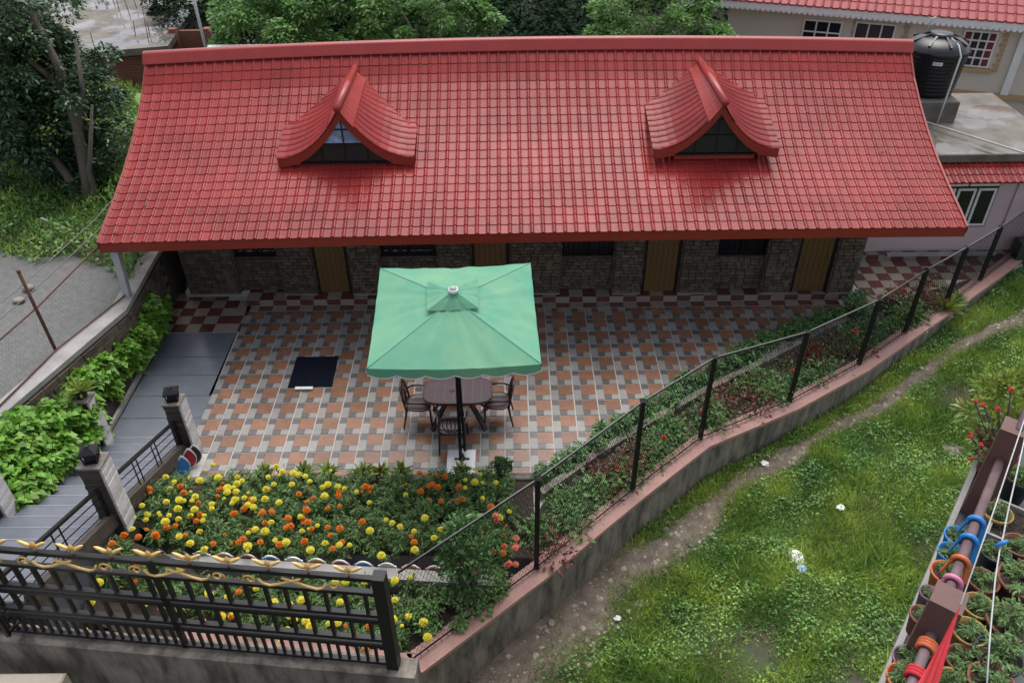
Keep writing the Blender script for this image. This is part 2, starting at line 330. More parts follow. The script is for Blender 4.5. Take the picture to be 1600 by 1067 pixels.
# road level on the left
rd=MB(); poly=offs(LW,-.25)
rd.v=[(x,y,1.27) for x,y in poly]+[(-40,-6.2,1.27),(-40,9.5,1.27)]; n=len(poly); rd.f=[tuple([*range(n),n+1,n])]; rd.m=[0]; rd.sm=[False]
struct(rd.build('gravel_road',M['road']))
bank=MB(); bx=[-40,-20,-12,-9,-7.5,-6.5,-5.6,-4.8,-4.1,-3.5,-3.0,-2.5]; 
def bz(x,y):
    e=4.75+.25*math.sin(x*1.7)+(0 if x<-4 else -(x+4)*.9); t=max(0,y-e); return 1.24+.10*min(t,1)+.06*t+.05*math.sin(x*2)*math.cos(y*2)*min(t,1)
by=[2.6+i*.5 for i in range(24)]+[18,26,40]
for y in by:
    for x in bx: bank.v.append((x,y,bz(x,y) if y<16 else 1.6-.05*(y-16)))
nx=len(bx)
for j in range(len(by)-1):
    for i in range(nx-1): bank.f.append((j*nx+i,j*nx+i+1,(j+1)*nx+i+1,(j+1)*nx+i)); bank.m.append(0); bank.sm.append(True)
struct(bank.build('grass_bank',M['ground']))

# ------------------------------------------------------------------ patio and its tiles
T=.44
PAT=[(-.36,-.64),(6.02,-.64),(7.75,.75),(9.45,2.1),(11.5,3.46),(12.86,4.3),(12.86,4.414),(-.42,4.414)]
def inside(x,y,poly):
    c=False; j=len(poly)-1
    for i in range(len(poly)):
        (xi,yi),(xj,yj)=poly[i],poly[j]
        if (yi>y)!=(yj>y) and x<(xj-xi)*(y-yi)/(yj-yi)+xi: c=not c
        j=i
    return c
p=MB(); p.prism([(-1.95,-2.2),(6.0,-2.2),(6.0,-.9),(8.0,.6),(12.9,4.1),(17.9,6.3),(17.9,9.6),(-2.0,9.6),(-2.0,0.)],-1.5,-.012)
patio=struct(p.build('patio',M['grout']))
def tile_mesh(flip=False):
    b=MB(); g=.0085; a,bb,c=g,T/3+.002,T-g; z=0; h=.0; m=T*2/3-.002; mid=T*2/3
    # left column: dark square at the far end, light strip; orange square; near strip dark + light
    R_=[(a,2*T/3,bb,c,2),(a,a,bb,2*T/3,1),(bb,T/3,c,c,0),(bb,a,2*T/3,T/3,2),(2*T/3,a,c,T/3,1)]
    if flip: R_=[(x0,T-y1,x1,T-y0,k) for x0,y0,x1,y1,k in R_]
    for x0,y0,x1,y1,k in R_: e_=.004 if k==2 else .0012; b.box(x0+e_,y0+e_,-.010,x1-e_,y1-e_,0,k)
    return b.mesh('patio_tile',[M['t_orange'],M['t_light'],M['t_dark']])
tm,tf=tile_mesh(),tile_mesh(True)
for j in range(-2,10):
    for i in range(-1,30):
        x,y=i*T,j*T; cx,cy=x+T/2,y+T/2
        if j==-2: 
            if i<0 or i>13: continue
        elif i==-1:
            if cy<0 or cy>4.4: continue
        elif not inside(cx,cy+.05,PAT) : continue
        o=ob('tile',tf if ((i==4 and j in(4,5,6)) or (j==9 and 13<=i<=17)) else tm,patio,(x,y,random.uniform(-.0012,.0012)))
        if i==-1: o.scale=(.92,1,1); o.location.x+=.035
# checker tiles
def chk_mesh(w,d,c): b=MB(); b.box(.0015,.0015,-.008,w-.0015,d-.0015,0); return b.mesh('checker_tile',[M['c_red'] if c else M['c_cream']])
cm={}
def chk(parent,x,y,z,w,d,c,rot=None):
    k=(round(w,3),round(d,3),c); me=cm.get(k) or cm.setdefault(k,chk_mesh(w,d,c)); o=ob('checker_tile',me,parent,(x,y,z))
    if rot: o.rotation_euler=rot
    return o
Q=.3
YP=4.604
for i in range(-9,46):                                   # ground-level strip at the foot of the riser
    x=i*Q+.12
    if x<-.5 or x>12.7: continue
    chk(patio,x,YP-.19,.0,Q,.187,i%2)
porch=struct(MB().prism([(-.35,YP+.010),(13.2,YP+.010),(13.2,9.4),(-1.95,9.4),(-1.95,5.0),(-.35,5.0)],-1.4,.146).build('porch_floor',M['grout']))
for i in range(-2,44):
    x=i*Q+.12
    if x>13.0: continue
    chk(porch,x,YP+.002,.003,Q,.145,(i+1)%2,(R(90),0,0)) # riser
    for k in range(2): chk(porch,x,YP+.01+k*Q,.155,Q,Q,(i+k)%2)
side=struct(MB().prism([(-2.2,3.62),(-.46,3.62),(-.46,4.60),(-.36,4.60),(-.36,5.0),(-1.0,5.0),(-1.0,9),(-2.2,9)],-1.3,-.010).build('side_walk',M['grout']))
for i in range(6):
    for k in range(0,12):
        x=-2.18+i*Q+ (0); y=3.64+k*Q
        if x+Q>-.38 or (x>-.8 and y>4.55) or (x>-1.1 and y>4.75): continue
        chk(side,x,y,0,Q,Q,(i+k)%2)
for k in range(3): chk(side,-.68+.0,3.64+k*Q,.001,.22,Q,(k)%2)
walk=struct(MB().prism([(12.9,4.12),(17.6,6.0),(17.6,6.28),(13.2,6.28),(13.2,4.62)],-1.3,-.004).build('front_walk',M['grout']))
WK=[(13.0,4.17),(15.6,5.25),(17.5,6.0),(17.5,6.30),(13.0,6.30)]
for i in range(16):
    for k in range(8):
        x=13.05+i*Q; y=6.26-(k+1)*Q
        if inside(x+Q/2,y+Q/2,WK): chk(walk,x,y,.006,Q,Q,(i+k)%2)
step=struct(MB().box(13.6,6.28,-.3,19.6,6.6,.138).build('annex_step',M['grout']))
for i in range(20):
    x=13.65+i*Q; chk(step,x,6.272,.003,Q,.135,i%2,(R(90),0,0)); chk(step,x,6.275,.147,Q,.17,(i+1)%2)

# ------------------------------------------------------------------ left path, stairs, pillars, rails
SX0,SX1=-1.95,-.37
path=struct(MB().prism([(SX0,.30),(SX1,.30),(-.44,3.62),(-2.05,3.62)],-1.3,-.012).build('slate_path',M['slate']))
for k,(y0,y1) in enumerate([(.31,.93),(.94,1.56),(1.57,2.19),(2.20,2.78),(2.79,3.61)]):
    b=MB(); b.bbox(SX0+.02,y0,-.012,SX1-.02 if y1<2 else -.45,y1,.0 if k<4 else .006,.003); b.build('paving_slab',M['slate'],path)
stairs=struct(MB().prism([(SX0,-4.5),(SX1,-4.5),(SX1,.29),(SX0,.29)],-1.3,-.02).build('stairs',M['concrete']))
for k in range(15):
    y1=.29-k*.31; z=.125*(k+1); nb_=MB(); nb_.box(SX0+.03,y1-.012,z+.0005,SX1-.03,y1+.006,z+.004); nb_.build('lit_step_edge',M['lit_step_edge'],stairs); b=MB(); b.bbox(SX0+.004*(k%2),y1-.31-.02,-.2,SX1-.004*(k%2),y1,z,.018); b.build('step',M['slate'],stairs)  # thin lighter strip paints the light along each step edge
kb=MB(); kb.beam((SX1+.06,.25,.10),(SX1+.06,-4.5,2.02),.10,.22); struct(kb.build('stair_stringer',M['slatestone']))
kl=MB(); kl.beam((SX0-.05,3.6,.03),(SX0-.03,.2,.03),.06,.10); struct(kl.build('path_kerb',M['concrete_lt']))
kl=MB(); kl.beam((SX0-.06,.2,.10),(SX0-.06,-4.5,2.04),.12,.22); struct(kl.build('left_stringer',M['slatestone']))
def pillar(name,x,y,z,h,label,cap=True,wd=.27):
    t=thing('stone_pillar',label,'pillar',(x,y,z),0,'stone gate pillars of the stairs')
    MB().box(-wd/2+.015,-wd/2+.015,-.3,wd/2-.015,wd/2-.015,h,0).build('core',M['mortar'],t)
    nz=int(h/.062); k=0
    for i in range(nz):                                   # split-face strips, dark to the front and left, same stone paled on the right as painted light
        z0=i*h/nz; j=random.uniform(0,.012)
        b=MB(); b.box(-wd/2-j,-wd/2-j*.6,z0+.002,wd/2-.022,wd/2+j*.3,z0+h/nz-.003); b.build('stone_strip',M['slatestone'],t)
        j=random.uniform(0,.008); b=MB(); b.box(wd/2-.02,-wd/2,z0+.002,wd/2+.012+j,wd/2,z0+h/nz-.003); b.build('lit_strip',M['litstone'],t)
    b=MB(); b.bbox(-wd/2-.02,-wd/2-.02,h,wd/2+.02,wd/2+.02,h+.035); b.build('cap_slab',M['concrete'] if cap else M['slatestone'],t)
    return t
def lantern(x,y,z,label):
    t=thing('pillar_lantern',label,'lamp',(x,y,z),R(12),'black pillar lanterns')
    b=MB(); b.box(-.09,-.09,0,.09,.09,.03); b.build('base',M['black'],t)
    for i,j in((-1,-1),(1,-1),(1,1),(-1,1)): b=MB(); b.beam((i*.08,j*.08,.03),(i*.095,j*.095,.17),.018,.018); b.build('frame_bar',M['black'],t)
    MB().box(-.07,-.07,.03,.07,.07,.165).build('glass',M['glass'],t)
    b=MB(); b.lathe([(.17,.165),(.165,.185),(.05,.25),(.03,.27),(.0,.275)],4,m=0,smooth=False); o=b.build('roof',M['black'],t); o.rotation_euler=(0,0,R(45))
P1=(-.27,-.03,.04); P2=(-.33,-2.42,.95)
pillar('p',*P1,1.22,'dark slate pillar with a black lantern cap, at the corner of the tiled patio')
pillar('p',*P2,1.30,'dark slate pillar with a black lantern cap, halfway up the stairs beside the marigold bed',wd=.30)
pillar('p',-1.86,.10,.1,1.12,'slate pillar carrying a potted spiky plant, at the foot of the stairs by the hedge',wd=.26)
pillar('p',-2.02,-2.35,.92,1.30,'slate pillar at the left edge of the photo, on the hedge side of the stairs',wd=.28)
lantern(P1[0],P1[1],P1[2]+1.255,'black lantern cap on the pillar at the patio corner')
lantern(P2[0],P2[1],P2[2]+1.335,'black lantern cap on the pillar halfway up the stairs')
def stair_rail(y0,z0,y1,z1,label,x=-.31,h=.78,posts=(.38,.46)):
    t=thing('stair_railing',label,'railing',(x,y0,z0),0,'black metal stair railings')
    dy,dz=y1-y0,z1-z0
    b=MB(); b.beam((0,0,h),(0,dy,h+dz),.05,.045); b.build('handrail',M['black'],t)
    b=MB(); b.beam((0,0,.05),(0,dy,.05+dz),.035,.03); b.build('bottom_rail',M['black'],t)
    for k in range(1,5):
        b=MB(); q=.05+(h-.05)*k/5; b.beam((0,0,q),(0,dy,q+dz),.012,.012); b.build('bar',M['black'],t)
    for f in (0,1)+posts:
        b=MB(); b.beam((0,dy*f,dz*f),(0,dy*f,dz*f+h),.04 if f in(0,1) else .016,.04 if f in(0,1) else .016,up=(1,0,0)); b.build('upright',M['black'],t)
stair_rail(-.20,.14,-2.24,.95,'black metal railing between the two slate pillars beside the marigolds',posts=(.36,.42,.66,.72))
stair_rail(-2.62,1.12,-4.95,2.05,'black metal railing above the second slate pillar, running down to the gold-topped fence',posts=(.40,.47))

# left retaining wall with block courses, vines in front
rw=thing('retaining_wall','grey stone retaining wall with a pale top, below the gravel road','wall')
inn=offs(LW,.0); out=offs(LW,-.26)
b=MB(); b.prism(inn+out[::-1],-1.3,1.30); b.build('core',M['mortar'],rw)
b=MB(); i2=offs(LW,.05); b.prism(i2+offs(LW,-.28)[::-1],1.30,1.40); b.build('coping',M['concrete_lt'],rw)
for (x0,y0),(x1,y1) in zip(LW[1:],LW[2:4]):
    L_=math.hypot(x1-x0,y1-y0); ang=math.atan2(y1-y0,x1-x0); n=int(L_/.32)
    for r_ in range(9):
        for k in range(n):
            if r_<2: continue
            l0=(k+(.5 if r_%2 else 0))*L_/n; j=random.uniform(.0,.03); b=MB(); b.box(.006,-.06-j,0,L_/n-.006,.02,.138); 
            o=b.build('stone_block',M['stone'],rw,loc=(x0+math.cos(ang)*l0,y0+math.sin(ang)*l0,.14*r_),rz=ang)
sl=MB(); sl.v=[(-2.0,3.6,-.02),(SX0-.08,.25,0),(SX0-.12,-4.6,2.0),(-4.3,-4.6,1.9),(-2.85,-.3,1.0),(-2.1,2.4,.6),(-2.12,3.6,.5)]; sl.f=[(0,1,4,5,6)[::-1],(1,2,3,4)[::-1]]; sl.m=[0,0]; sl.sm=[False]*2
struct(sl.build('bank_soil',M['soil']))
# white porch post on the retaining wall
b=MB(); b.beam((-2.14,2.98,1.2),(-2.10,3.05,2.42),.13,.13,up=(0,1,0)); tag(b.build('porch_post',M['greypost']),'pale grey post holding up the left corner of the red roof','post')
# ------------------------------------------------------------------ the house
house=thing('house','long stone-clad house with a sweeping red tiled roof and two dormers behind the patio','house',(5.6,4.8,0))
def hp(o): o.matrix_parent_inverse=house.matrix_basis.inverted() if False else Matrix.Translation((-5.6,-4.8,0)); return o
def hb(mb,name,mats,**k): return hp(mb.build(name,mats,house,**k))
RP=[(2.873,2.626),(3.276,2.770),(3.705,2.900),(4.127,3.040),(4.692,3.250),(5.338,3.545),(5.936,3.865),(6.50,4.215),(6.92,4.575),(7.091,4.727)]
RS=[0]
for a_,b_ in zip(RP,RP[1:]): RS.append(RS[-1]+math.dist(a_,b_))
RL=RS[-1]; RX0,RX1=-2.29,14.08
def prof(s):
    i=max(0,min(len(RS)-2,next((k for k in range(len(RS)-1) if RS[k+1]>=s),len(RS)-2))); t=(s-RS[i])/(RS[i+1]-RS[i])
    # smooth the polyline a little with neighbouring slopes
    return (RP[i][0]+(RP[i+1][0]-RP[i][0])*t, RP[i][1]+(RP[i+1][1]-RP[i][1])*t)
def roofp(X,s):
    y,z=prof(s); u=(X-RX0)/(RX1-RX0); f=1-(2*u-1)**2
    return Vector((X,y+.25*u,z+(.055+.125*max(0,s)/RL)*f))
NX,NR=79,22; tw=(RX1-RX0)/NX; tl=RL/NR
def roof_tile_arrays():
    xs=[0,.06,.13,.20,.27,.33,.37,.44,.50,.56,.62,.68,.74,.80,.86,.92,1.0]
    zs=[.004,.016,.026,.028,.022,.008,.0,.004,.0,.004,.0,.004,.0,.004,.0,.002,.004]
    n=len(xs); V=[]
    for v,(yy,dz) in enumerate(((-.018,.010),(1.0,-.003))):
        for x,z in zip(xs,zs): V.append((x*tw,(yy*tl if v==0 else yy*tl+.004),z+dz))
    for x,z in zip(xs,zs): V.append((x*tw,-.018*tl,z+.010))
    for x,z in zip(xs,zs): V.append((x*tw,-.014*tl+.004,z-.010))
    F=[(i,i+1,n+i+1,n+i) for i in range(n-1)]+[(3*n+i,3*n+i+1,2*n+i+1,2*n+i) for i in range(n-1)]
    S=[True]*(n-1)+[False]*(n-1); return V,F,S
TV,TF,TS=roof_tile_arrays()
b=MB(); 
for v,f,s_ in ((TV,TF,TS),): b.v=list(v); b.f=list(f); b.m=[0]*len(f); b.sm=list(s_)
rt_mesh=b.mesh('roof_tile',M['roof'])
roof=MB()                                                # underlay deck in front, back slope behind
ns=16
for i in range(41):
    X=RX0+.02+(RX1-RX0-.04)*i/40
    for k in range(ns+1): q=roofp(X,RL*k/ns); roof.v.append((q.x,q.y,q.z-.022))
    rq=roofp(X,RL)
    for k in range(1,9):
        y,z=prof(RL*(1-k/8)); roof.v.append((X,rq.y+(7.091-y),z-.03+.1*(1-k/8)))
for i in range(40):
    for k in range(ns+8): a=i*(ns+9)+k; roof.f.append((a,a+ns+9,a+ns+10,a+1)); roof.m.append(0); roof.sm.append(True)
roof_o=hb(roof,'roof',M['fascia'])
def rmat(X,s):
    o=roofp(X,s); ex=(roofp(X+tw,s)-o).normalized(); ey=(roofp(X+tw/2,s+tl)-roofp(X+tw/2,s)).normalized(); ez=ex.cross(ey).normalized()
    m=Matrix((ex,ey,ez)).transposed().to_4x4(); m.translation=o; return m
many=MB(); cnt=0
for r_ in range(NR):
    for i in range(NX):
        m=rmat(RX0+i*tw,r_*tl)@Matrix.Rotation(random.uniform(-.006,.006),4,'X')
        if cnt<300:
            o=ob('roof_tile',rt_mesh,roof_o); o.matrix_parent_inverse=Matrix.Translation((0,0,0)); o.matrix_local=m; cnt+=1
        else:
            many.add([m@Vector(v) for v in TV],TF,0); many.sm[-len(TF):]=TS
o=many.build('upper_roof_tiles',M['roof_many'],roof_o,stuff=True)
# ridge cap, verge trims, fascia boards
b=MB()
n=40
for i in range(n+1):
    X=RX0-.03+(RX1-RX0+.06)*i/n; q=roofp(X,RL); f=roofp(X,RL-.22)
    b.v += [(X,f.y-.02,f.z+.05),(X,f.y-.01,f.z+.075),(X,q.y-.08,q.z+.085),(X,q.y-.04,q.z+.12),(X,q.y+.03,q.z+.125),(X,q.y+.10,q.z+.07),(X,q.y+.33,q.z-.17)]
for i in range(n):
    for k in range(6): a=i*7+k; b.f.append((a,a+7,a+8,a+1)); b.m.append(0); b.sm.append(k in(2,3,4))
hb(b,'ridge_cap',M['flash'])
b=MB()
for i in range(n):
    X0=RX0+(RX1-RX0)*i/n; X1=RX0+(RX1-RX0)*(i+1)/n; q=roofp(X0,0); p=roofp(X1,0)
    b.add([(X0,q.y+.005,q.z+.012),(X1,p.y+.005,p.z+.012),(X1,p.y+.005,p.z-.20),(X0,q.y+.005,q.z-.20),(X0,q.y+.035,q.z+.0),(X1,p.y+.035,p.z+.0),(X1,p.y+.035,p.z-.20),(X0,q.y+.035,q.z-.20)],[(0,1,2,3)[::-1],(4,5,6,7),(3,2,6,7)[::-1],(0,1,5,4)])
hb(b,'fascia_board',M['fascia'])
for X in (RX0,RX1):                                      # verge trims
    b=MB(); sgn=-1 if X<0 else 1; k_=24; O=[]
    for k in range(k_+1):
        q=roofp(X,RL*k/k_); b.v+=[(X-sgn*.03,q.y,q.z+.03),(X+sgn*.012,q.y,q.z+.03),(X+sgn*.012,q.y,q.z-.12),(X-sgn*.02,q.y,q.z-.12)]
    for k in range(k_):
        for j in range(4): b.f.append((k*4+j,k*4+4+j,k*4+4+(j+1)%4,k*4+(j+1)%4)); b.m.append(0); b.sm.append(False)
    hb(b,'verge_trim',M['fascia'])
# soffit boards
b=MB(); b.v=[(RX0+.05,2.98,2.44),(RX1-.05,3.2,2.46),(RX1-.05,4.9,2.50),(RX0+.05,5.1,2.50)]; b.f=[(0,1,2,3)]; b.m=[0]; b.sm=[False]; hb(b,'soffit',M['white'] if False else M['fascia'])
# walls
def wy(X): return 4.855-.016*X
WT=2.5
b=MB()
b.prism([(-1.75,5.12),(12.98,4.90),(12.98,9.6),(-1.75,9.6)],.14,WT)
hb(b,'wall_core',M['mortar'])
SEC=[('p',-1.77,-.66),('w',-.66,.36),('p',.36,1.08),('d',1.08,1.87),('p',1.90,2.55),('w',2.55,3.85),('p',3.85,4.54),('d',4.56,5.40),('p',5.43,6.50),('w',6.50,7.69),('p',7.69,8.29),('d',8.31,9.13),('p',9.15,9.86),('w',9.86,11.0),('p',11.0,11.60),('d',11.62,12.46),('p',12.48,13.0)]
scount=0; smany=MB(); smesh=[]
for k in range(8):
    b=MB(); j=[random.uniform(0,.012) for _ in range(4)]
    b.add([(0,0,0),(1,0,0),(1,0,1),(0,0,1),(.08,-.02-j[0],.12),(.93,-.02-j[1],.1),(.92,-.02-j[2],.86),(.07,-.02-j[3],.88)],[(4,5,6,7),(0,1,5,4),(1,2,6,5),(2,3,7,6),(3,0,4,7)])
    smesh.append(b.mesh('wall_stone',M['stone']))
def stones(x0,x1,z0,z1,y,axis=0):
    global scount
    h=.085; z=z0; r_=0
    while z<z1-.03:
        hh=min(h*random.uniform(.85,1.2),z1-z); x=x0-(random.uniform(0,.12) if r_%2 else 0)
        while x<x1-.02:
            L_=random.uniform(.12,.24); a=max(x,x0); e=min(x+L_,x1)
            if e-a>.03:
                yy=y-random.uniform(0,.012)
                if axis: m=Matrix.Translation((y+(.012 if axis>0 else -.012)*random.random(),a if axis>0 else e,z+.004))@Matrix.Rotation(R(90*axis),4,'Z')@Matrix.Diagonal((e-a-.008,1,hh-.008,1))
                else: m=Matrix.Translation((a+.004,yy,z+.004))@Matrix.Diagonal((e-a-.008,1,hh-.008,1))
                if scount<300 and z<1.35 and not axis and z>.1 and (x0>8 or x0<1.0): 
                    o=ob('wall_stone',random.choice(smesh),house); o.matrix_parent_inverse=Matrix.Translation((-5.6,-4.8,0)); o.matrix_basis=m; scount+=1
                else:
                    me=random.choice(smesh); smany.add([m@v.co for v in me.vertices],[tuple(p.vertices) for p in me.polygons])
            x+=L_
        z+=hh; r_+=1
for k,x0,x1 in SEC:
    y=wy((x0+x1)/2)
    if k=='p':
        b=MB(); b.box(x0,y-.0,.155,x1,y+.3,WT-.01); hb(b,'pier_core',M['mortar']); stones(x0,x1,.175,WT-.05,y)
        b=MB(); b.box(x0-.01,y-.05,.156,x1+.01,y-.001,.172); hb(b,'skirting',M['concrete_lt'])
        stones(y-.0,y+.16,.175,WT-.05,x1,1); stones(y-.0,y+.16,.175,WT-.05,x0,-1)
    elif k=='w':
        yy=y+.17; b=MB(); b.box(x0,yy,.155,x1,yy+.1,1.03); hb(b,'panel_core',M['mortar']); stones(x0,x1,.175,1.0,yy)
        b=MB(); b.box(x0+.002,yy-.05,1.01,x1-.002,yy+.12,1.05); hb(b,'window_sill',M['slatestone'])
        b=MB(); b.box(x0+.03,yy+.05,1.05,x1-.03,yy+.08,2.2); wo=hb(b,'window',M['glass'])
        def wc(mb,nm,mt): o=mb.build(nm,mt,wo); return o
        b=MB()
        for q in (x0+.02,(x0+x1)/2,x1-.06): b.box(q,yy+.0,1.05,q+.05,yy+.048,2.2)
        wc(b,'window_frame',M['black'])
        b=MB()
        for q in range(int((x1-x0)/.11)): xq=x0+.08+q*.11; b.tube([(xq,yy-.02,1.05),(xq,yy-.02,2.2)],.007,5)
        for zq in (1.15,1.5,1.9): b.beam((x0+.03,yy-.02,zq),(x1-.03,yy-.02,zq),.012,.02)
        wc(b,'window_grille',M['black'])
        b=MB()                                           # pale lace edge of a curtain behind the glass
        for q in range(int((x1-x0-.2)/.05)): xq=x0+.1+q*.05; b.box(xq,yy+.035,1.14+.01*math.sin(q),xq+.03,yy+.045,1.155+.012*math.sin(q*1.7))
        if x0<5: wc(b,'curtain_hem',M['white'])
    else:
        yy=y+.07; b=MB(); b.box(x0+.07,yy,.16,x1-.07,yy+.05,2.12); dr=hb(b,'door',M['door'])
        b=MB(); b.box(x0,yy-.04,.155,x0+.07,yy+.08,2.18); b.box(x1-.07,yy-.04,.155,x1,yy+.08,2.18); b.box(x0+.0705,yy-.04,2.12,x1-.0705,yy+.08,2.18); b.build('door_frame',M['black'],dr)
        w6=(x1-x0-.14)/6
        for q in range(6):
            b=MB(); b.bbox(0,0,0,w6-.006,1.92,.012,.003); o=b.build('door_plank',M['door'],dr); o.matrix_basis=Matrix.Translation((x0+.073+q*w6,yy-.001,.17))@Matrix.Rotation(R(90),4,'X')
        b=MB(); b.tube([(x1-.14,yy-.045,1.02),(x1-.14,yy-.05,1.16)],.012,6); b.beam((x1-.14,yy,1.09),(x1-.14,yy-.05,1.09),.015,.015); b.build('handle',M['wire'],dr)
        b=MB(); b.box(x0,yy+.06,2.18,x1,yy+.1,WT-.01); hb(b,'lintel',M['mortar'])
hp(smany.build('wall_stones',M['stone_many'],house,stuff=True))
b=MB(); b.box(9.62,wy(9.6)-.10,2.02,9.74,wy(9.6)-.03,2.16); hb(b,'switch_box',M['white'])
# dormers
def dormer(xc,W,H,zb,yf,label):
    zt=zb+H
    def fz(u,y=None):
        d_=0 if y is None else max(0,y-yf); zz=zb+.27*d_; return zz+(zt-zz)*max(0,1-abs(u))**max(1.6,2.2-.28*d_)
    def yroof(x,z):                                      # where the main roof reaches height z
        lo,hi=0,RL
        for _ in range(30):
            mid=(lo+hi)/2
            if roofp(x,mid).z<z: lo=mid
            else: hi=mid
        return roofp(x,lo).y
    d=thing('x','x','x'); del d['label']; del d['category']; d.name='dormer'; d.parent=house; d.matrix_parent_inverse=Matrix.Translation((-5.6,-4.8,0)); d['label']=label
    # tiled skin: courses running down the curve, each tile its own little lapped face
    def zr(x,y):
        lo,hi=0,RL
        for _ in range(26):
            mid=(lo+hi)/2
            if roofp(x,mid).y<y: lo=mid
            else: hi=mid
        return roofp(x,lo).z
    def yend(sg,u):
        x=xc+sg*u*W; lo,hi=yf,7.3
        for _ in range(26):
            mid=(lo+hi)/2
            if fz(u,mid)>zr(x,mid): lo=mid
            else: hi=mid
        return lo
    t=MB(); dk=MB(); nc=10; uu=[0.]
    cu=[k/60 for k in range(61)]; al=[0]
    for a_,b_ in zip(cu,cu[1:]): al.append(al[-1]+math.hypot((b_-a_)*W,fz(b_)-fz(a_)))
    us=[]
    for k in range(nc+1):
        q=al[-1]*k/nc; i=max(i for i in range(60) if al[i]<=q+1e-9); us.append(cu[i]+(cu[i+1]-cu[i])*(q-al[i])/(al[i+1]-al[i]))
    for sgn in (-1,1):
        Pf=lambda u,y: Vector((xc+sgn*u*W,y,fz(u,y)))
        for k in range(nc):
            u0,u1=us[k],us[k+1]; y1=max(yend(sgn,u0),yend(sgn,u1))+.10; lw=.17; nn=int((y1-yf)/lw)+1
            for j in range(nn):
                ya=yf+j*lw; yb=min(ya+lw,y1)
                if yb-ya<.04: continue
                ys=[0,.08,.16,.24,.32,.5,.66,.82,1.0]; zz=[.003,.016,.022,.016,.003,.0,.003,.0,.003]; m=len(ys); V=[]
                rows=[]
                for (uq,dz,ex) in ((u1,.006,.006),(u0,-.001,0.),(u1,.006,.006),(u1,-.008,.005)):
                    for yy,hz in zip(ys,zz):
                        y=ya+(yb-ya)*yy; a_,b_=Pf(u0,y),Pf(u1,y); td=(b_-a_).normalized(); nr=Vector((-td.z*sgn,0,td.x*sgn)); nr=nr if nr.z>0 else -nr
                        V.append((b_ if uq==u1 else a_)+td*ex+nr*(hz+dz))
                F=[(i,i+1,m+i+1,m+i) for i in range(m-1)]+[(3*m+i,3*m+i+1,2*m+i+1,2*m+i) for i in range(m-1)]
                t.add(V,F,0); t.sm[-len(F):]=[True]*(m-1)+[False]*(m-1)
            y1-=.02; nk=6
            for j in range(nk):
                ya=yf+.02+(y1-yf)*j/nk; yb=yf+.02+(y1-yf)*(j+1)/nk; dk.add([Pf(u0,ya)-Vector((0,0,.014)),Pf(u1,ya)-Vector((0,0,.014)),Pf(u1,yb)-Vector((0,0,.014)),Pf(u0,yb)-Vector((0,0,.014))],[(0,1,2,3)])
    t.build('dormer_tiles',M['roof_many'],d,stuff=True); dk.build('dormer_deck',M['fascia'],d)
    # ridge flashing: round cap and two flat wings
    yr=yroof(xc,zt)+.15; r=MB(); r.tube([(xc,yf-.12,zt+.055),(xc,yr+.15,zt+.055)],.075,14); r.build('dormer_ridge',M['flash'],d)
    r=MB()
    for sgn in(-1,1):
        for k in range(10):
            ya=yf-.07+(yr-yf+.07)*k/10; yb=yf-.07+(yr-yf+.07)*(k+1)/10; wl_=.25
            for ua,ub in ((.02,.09),(.09,.17),(.17,wl_)):
                h_=lambda x_,y_: fz(x_/W,max(y_,yf))+.034
                r.add([(xc+sgn*ua,ya,h_(ua,ya)),(xc+sgn*ub,ya,h_(ub,ya)),(xc+sgn*ub,yb,h_(ub,yb)),(xc+sgn*ua,yb,h_(ua,yb))],[(0,1,2,3)],0,True)
            r.add([(xc+sgn*wl_,ya,h_(wl_,ya)),(xc+sgn*(wl_+.004),ya,h_(wl_,ya)-.035),(xc+sgn*(wl_+.004),yb,h_(wl_,yb)-.035),(xc+sgn*wl_,yb,h_(wl_,yb))],[(0,1,2,3)])
    r.build('ridge_flashing',M['flash'],d)
    # bargeboard following the curve
    bb=MB(); n=28
    for i in range(n):
        u0,u1=-1+2*i/n,-1+2*(i+1)/n
        th=lambda u: .16+.05*max(0,1-abs(u)*3)+.02*abs(u)
        q0=(xc+u0*W*.985,fz(u0)-.005); q1=(xc+u1*W*.985,fz(u1)-.005)
        bb.add([(q0[0],yf-.005,q0[1]),(q1[0],yf-.005,q1[1]),(q1[0],yf-.005,q1[1]-th(u1)),(q0[0],yf-.005,q0[1]-th(u0)),(q0[0],yf+.05,q0[1]),(q1[0],yf+.05,q1[1]),(q1[0],yf+.05,q1[1]-th(u1)),(q0[0],yf+.05,q0[1]-th(u0))],[(3,2,1,0),(4,5,6,7),(3,2,6,7),(0,1,5,4)])
    for sgn in(-1,1): x0,x1=sorted((xc+sgn*W*.985,xc+sgn*W*.66)); bb.box(x0,yf-.012,zb-.13,x1,yf+.045,zb+.02)
    bb.build('bargeboard',M['fascia'],d)
    # glazing: bars and panes set back behind the bargeboard
    yw=yf+.07; wn=MB(); wn.box(xc-W*.66,yw,zb-.16,xc+W*.66,yw+.02,zb-.10); wn.build('window_frame',M['black'],d); win=d
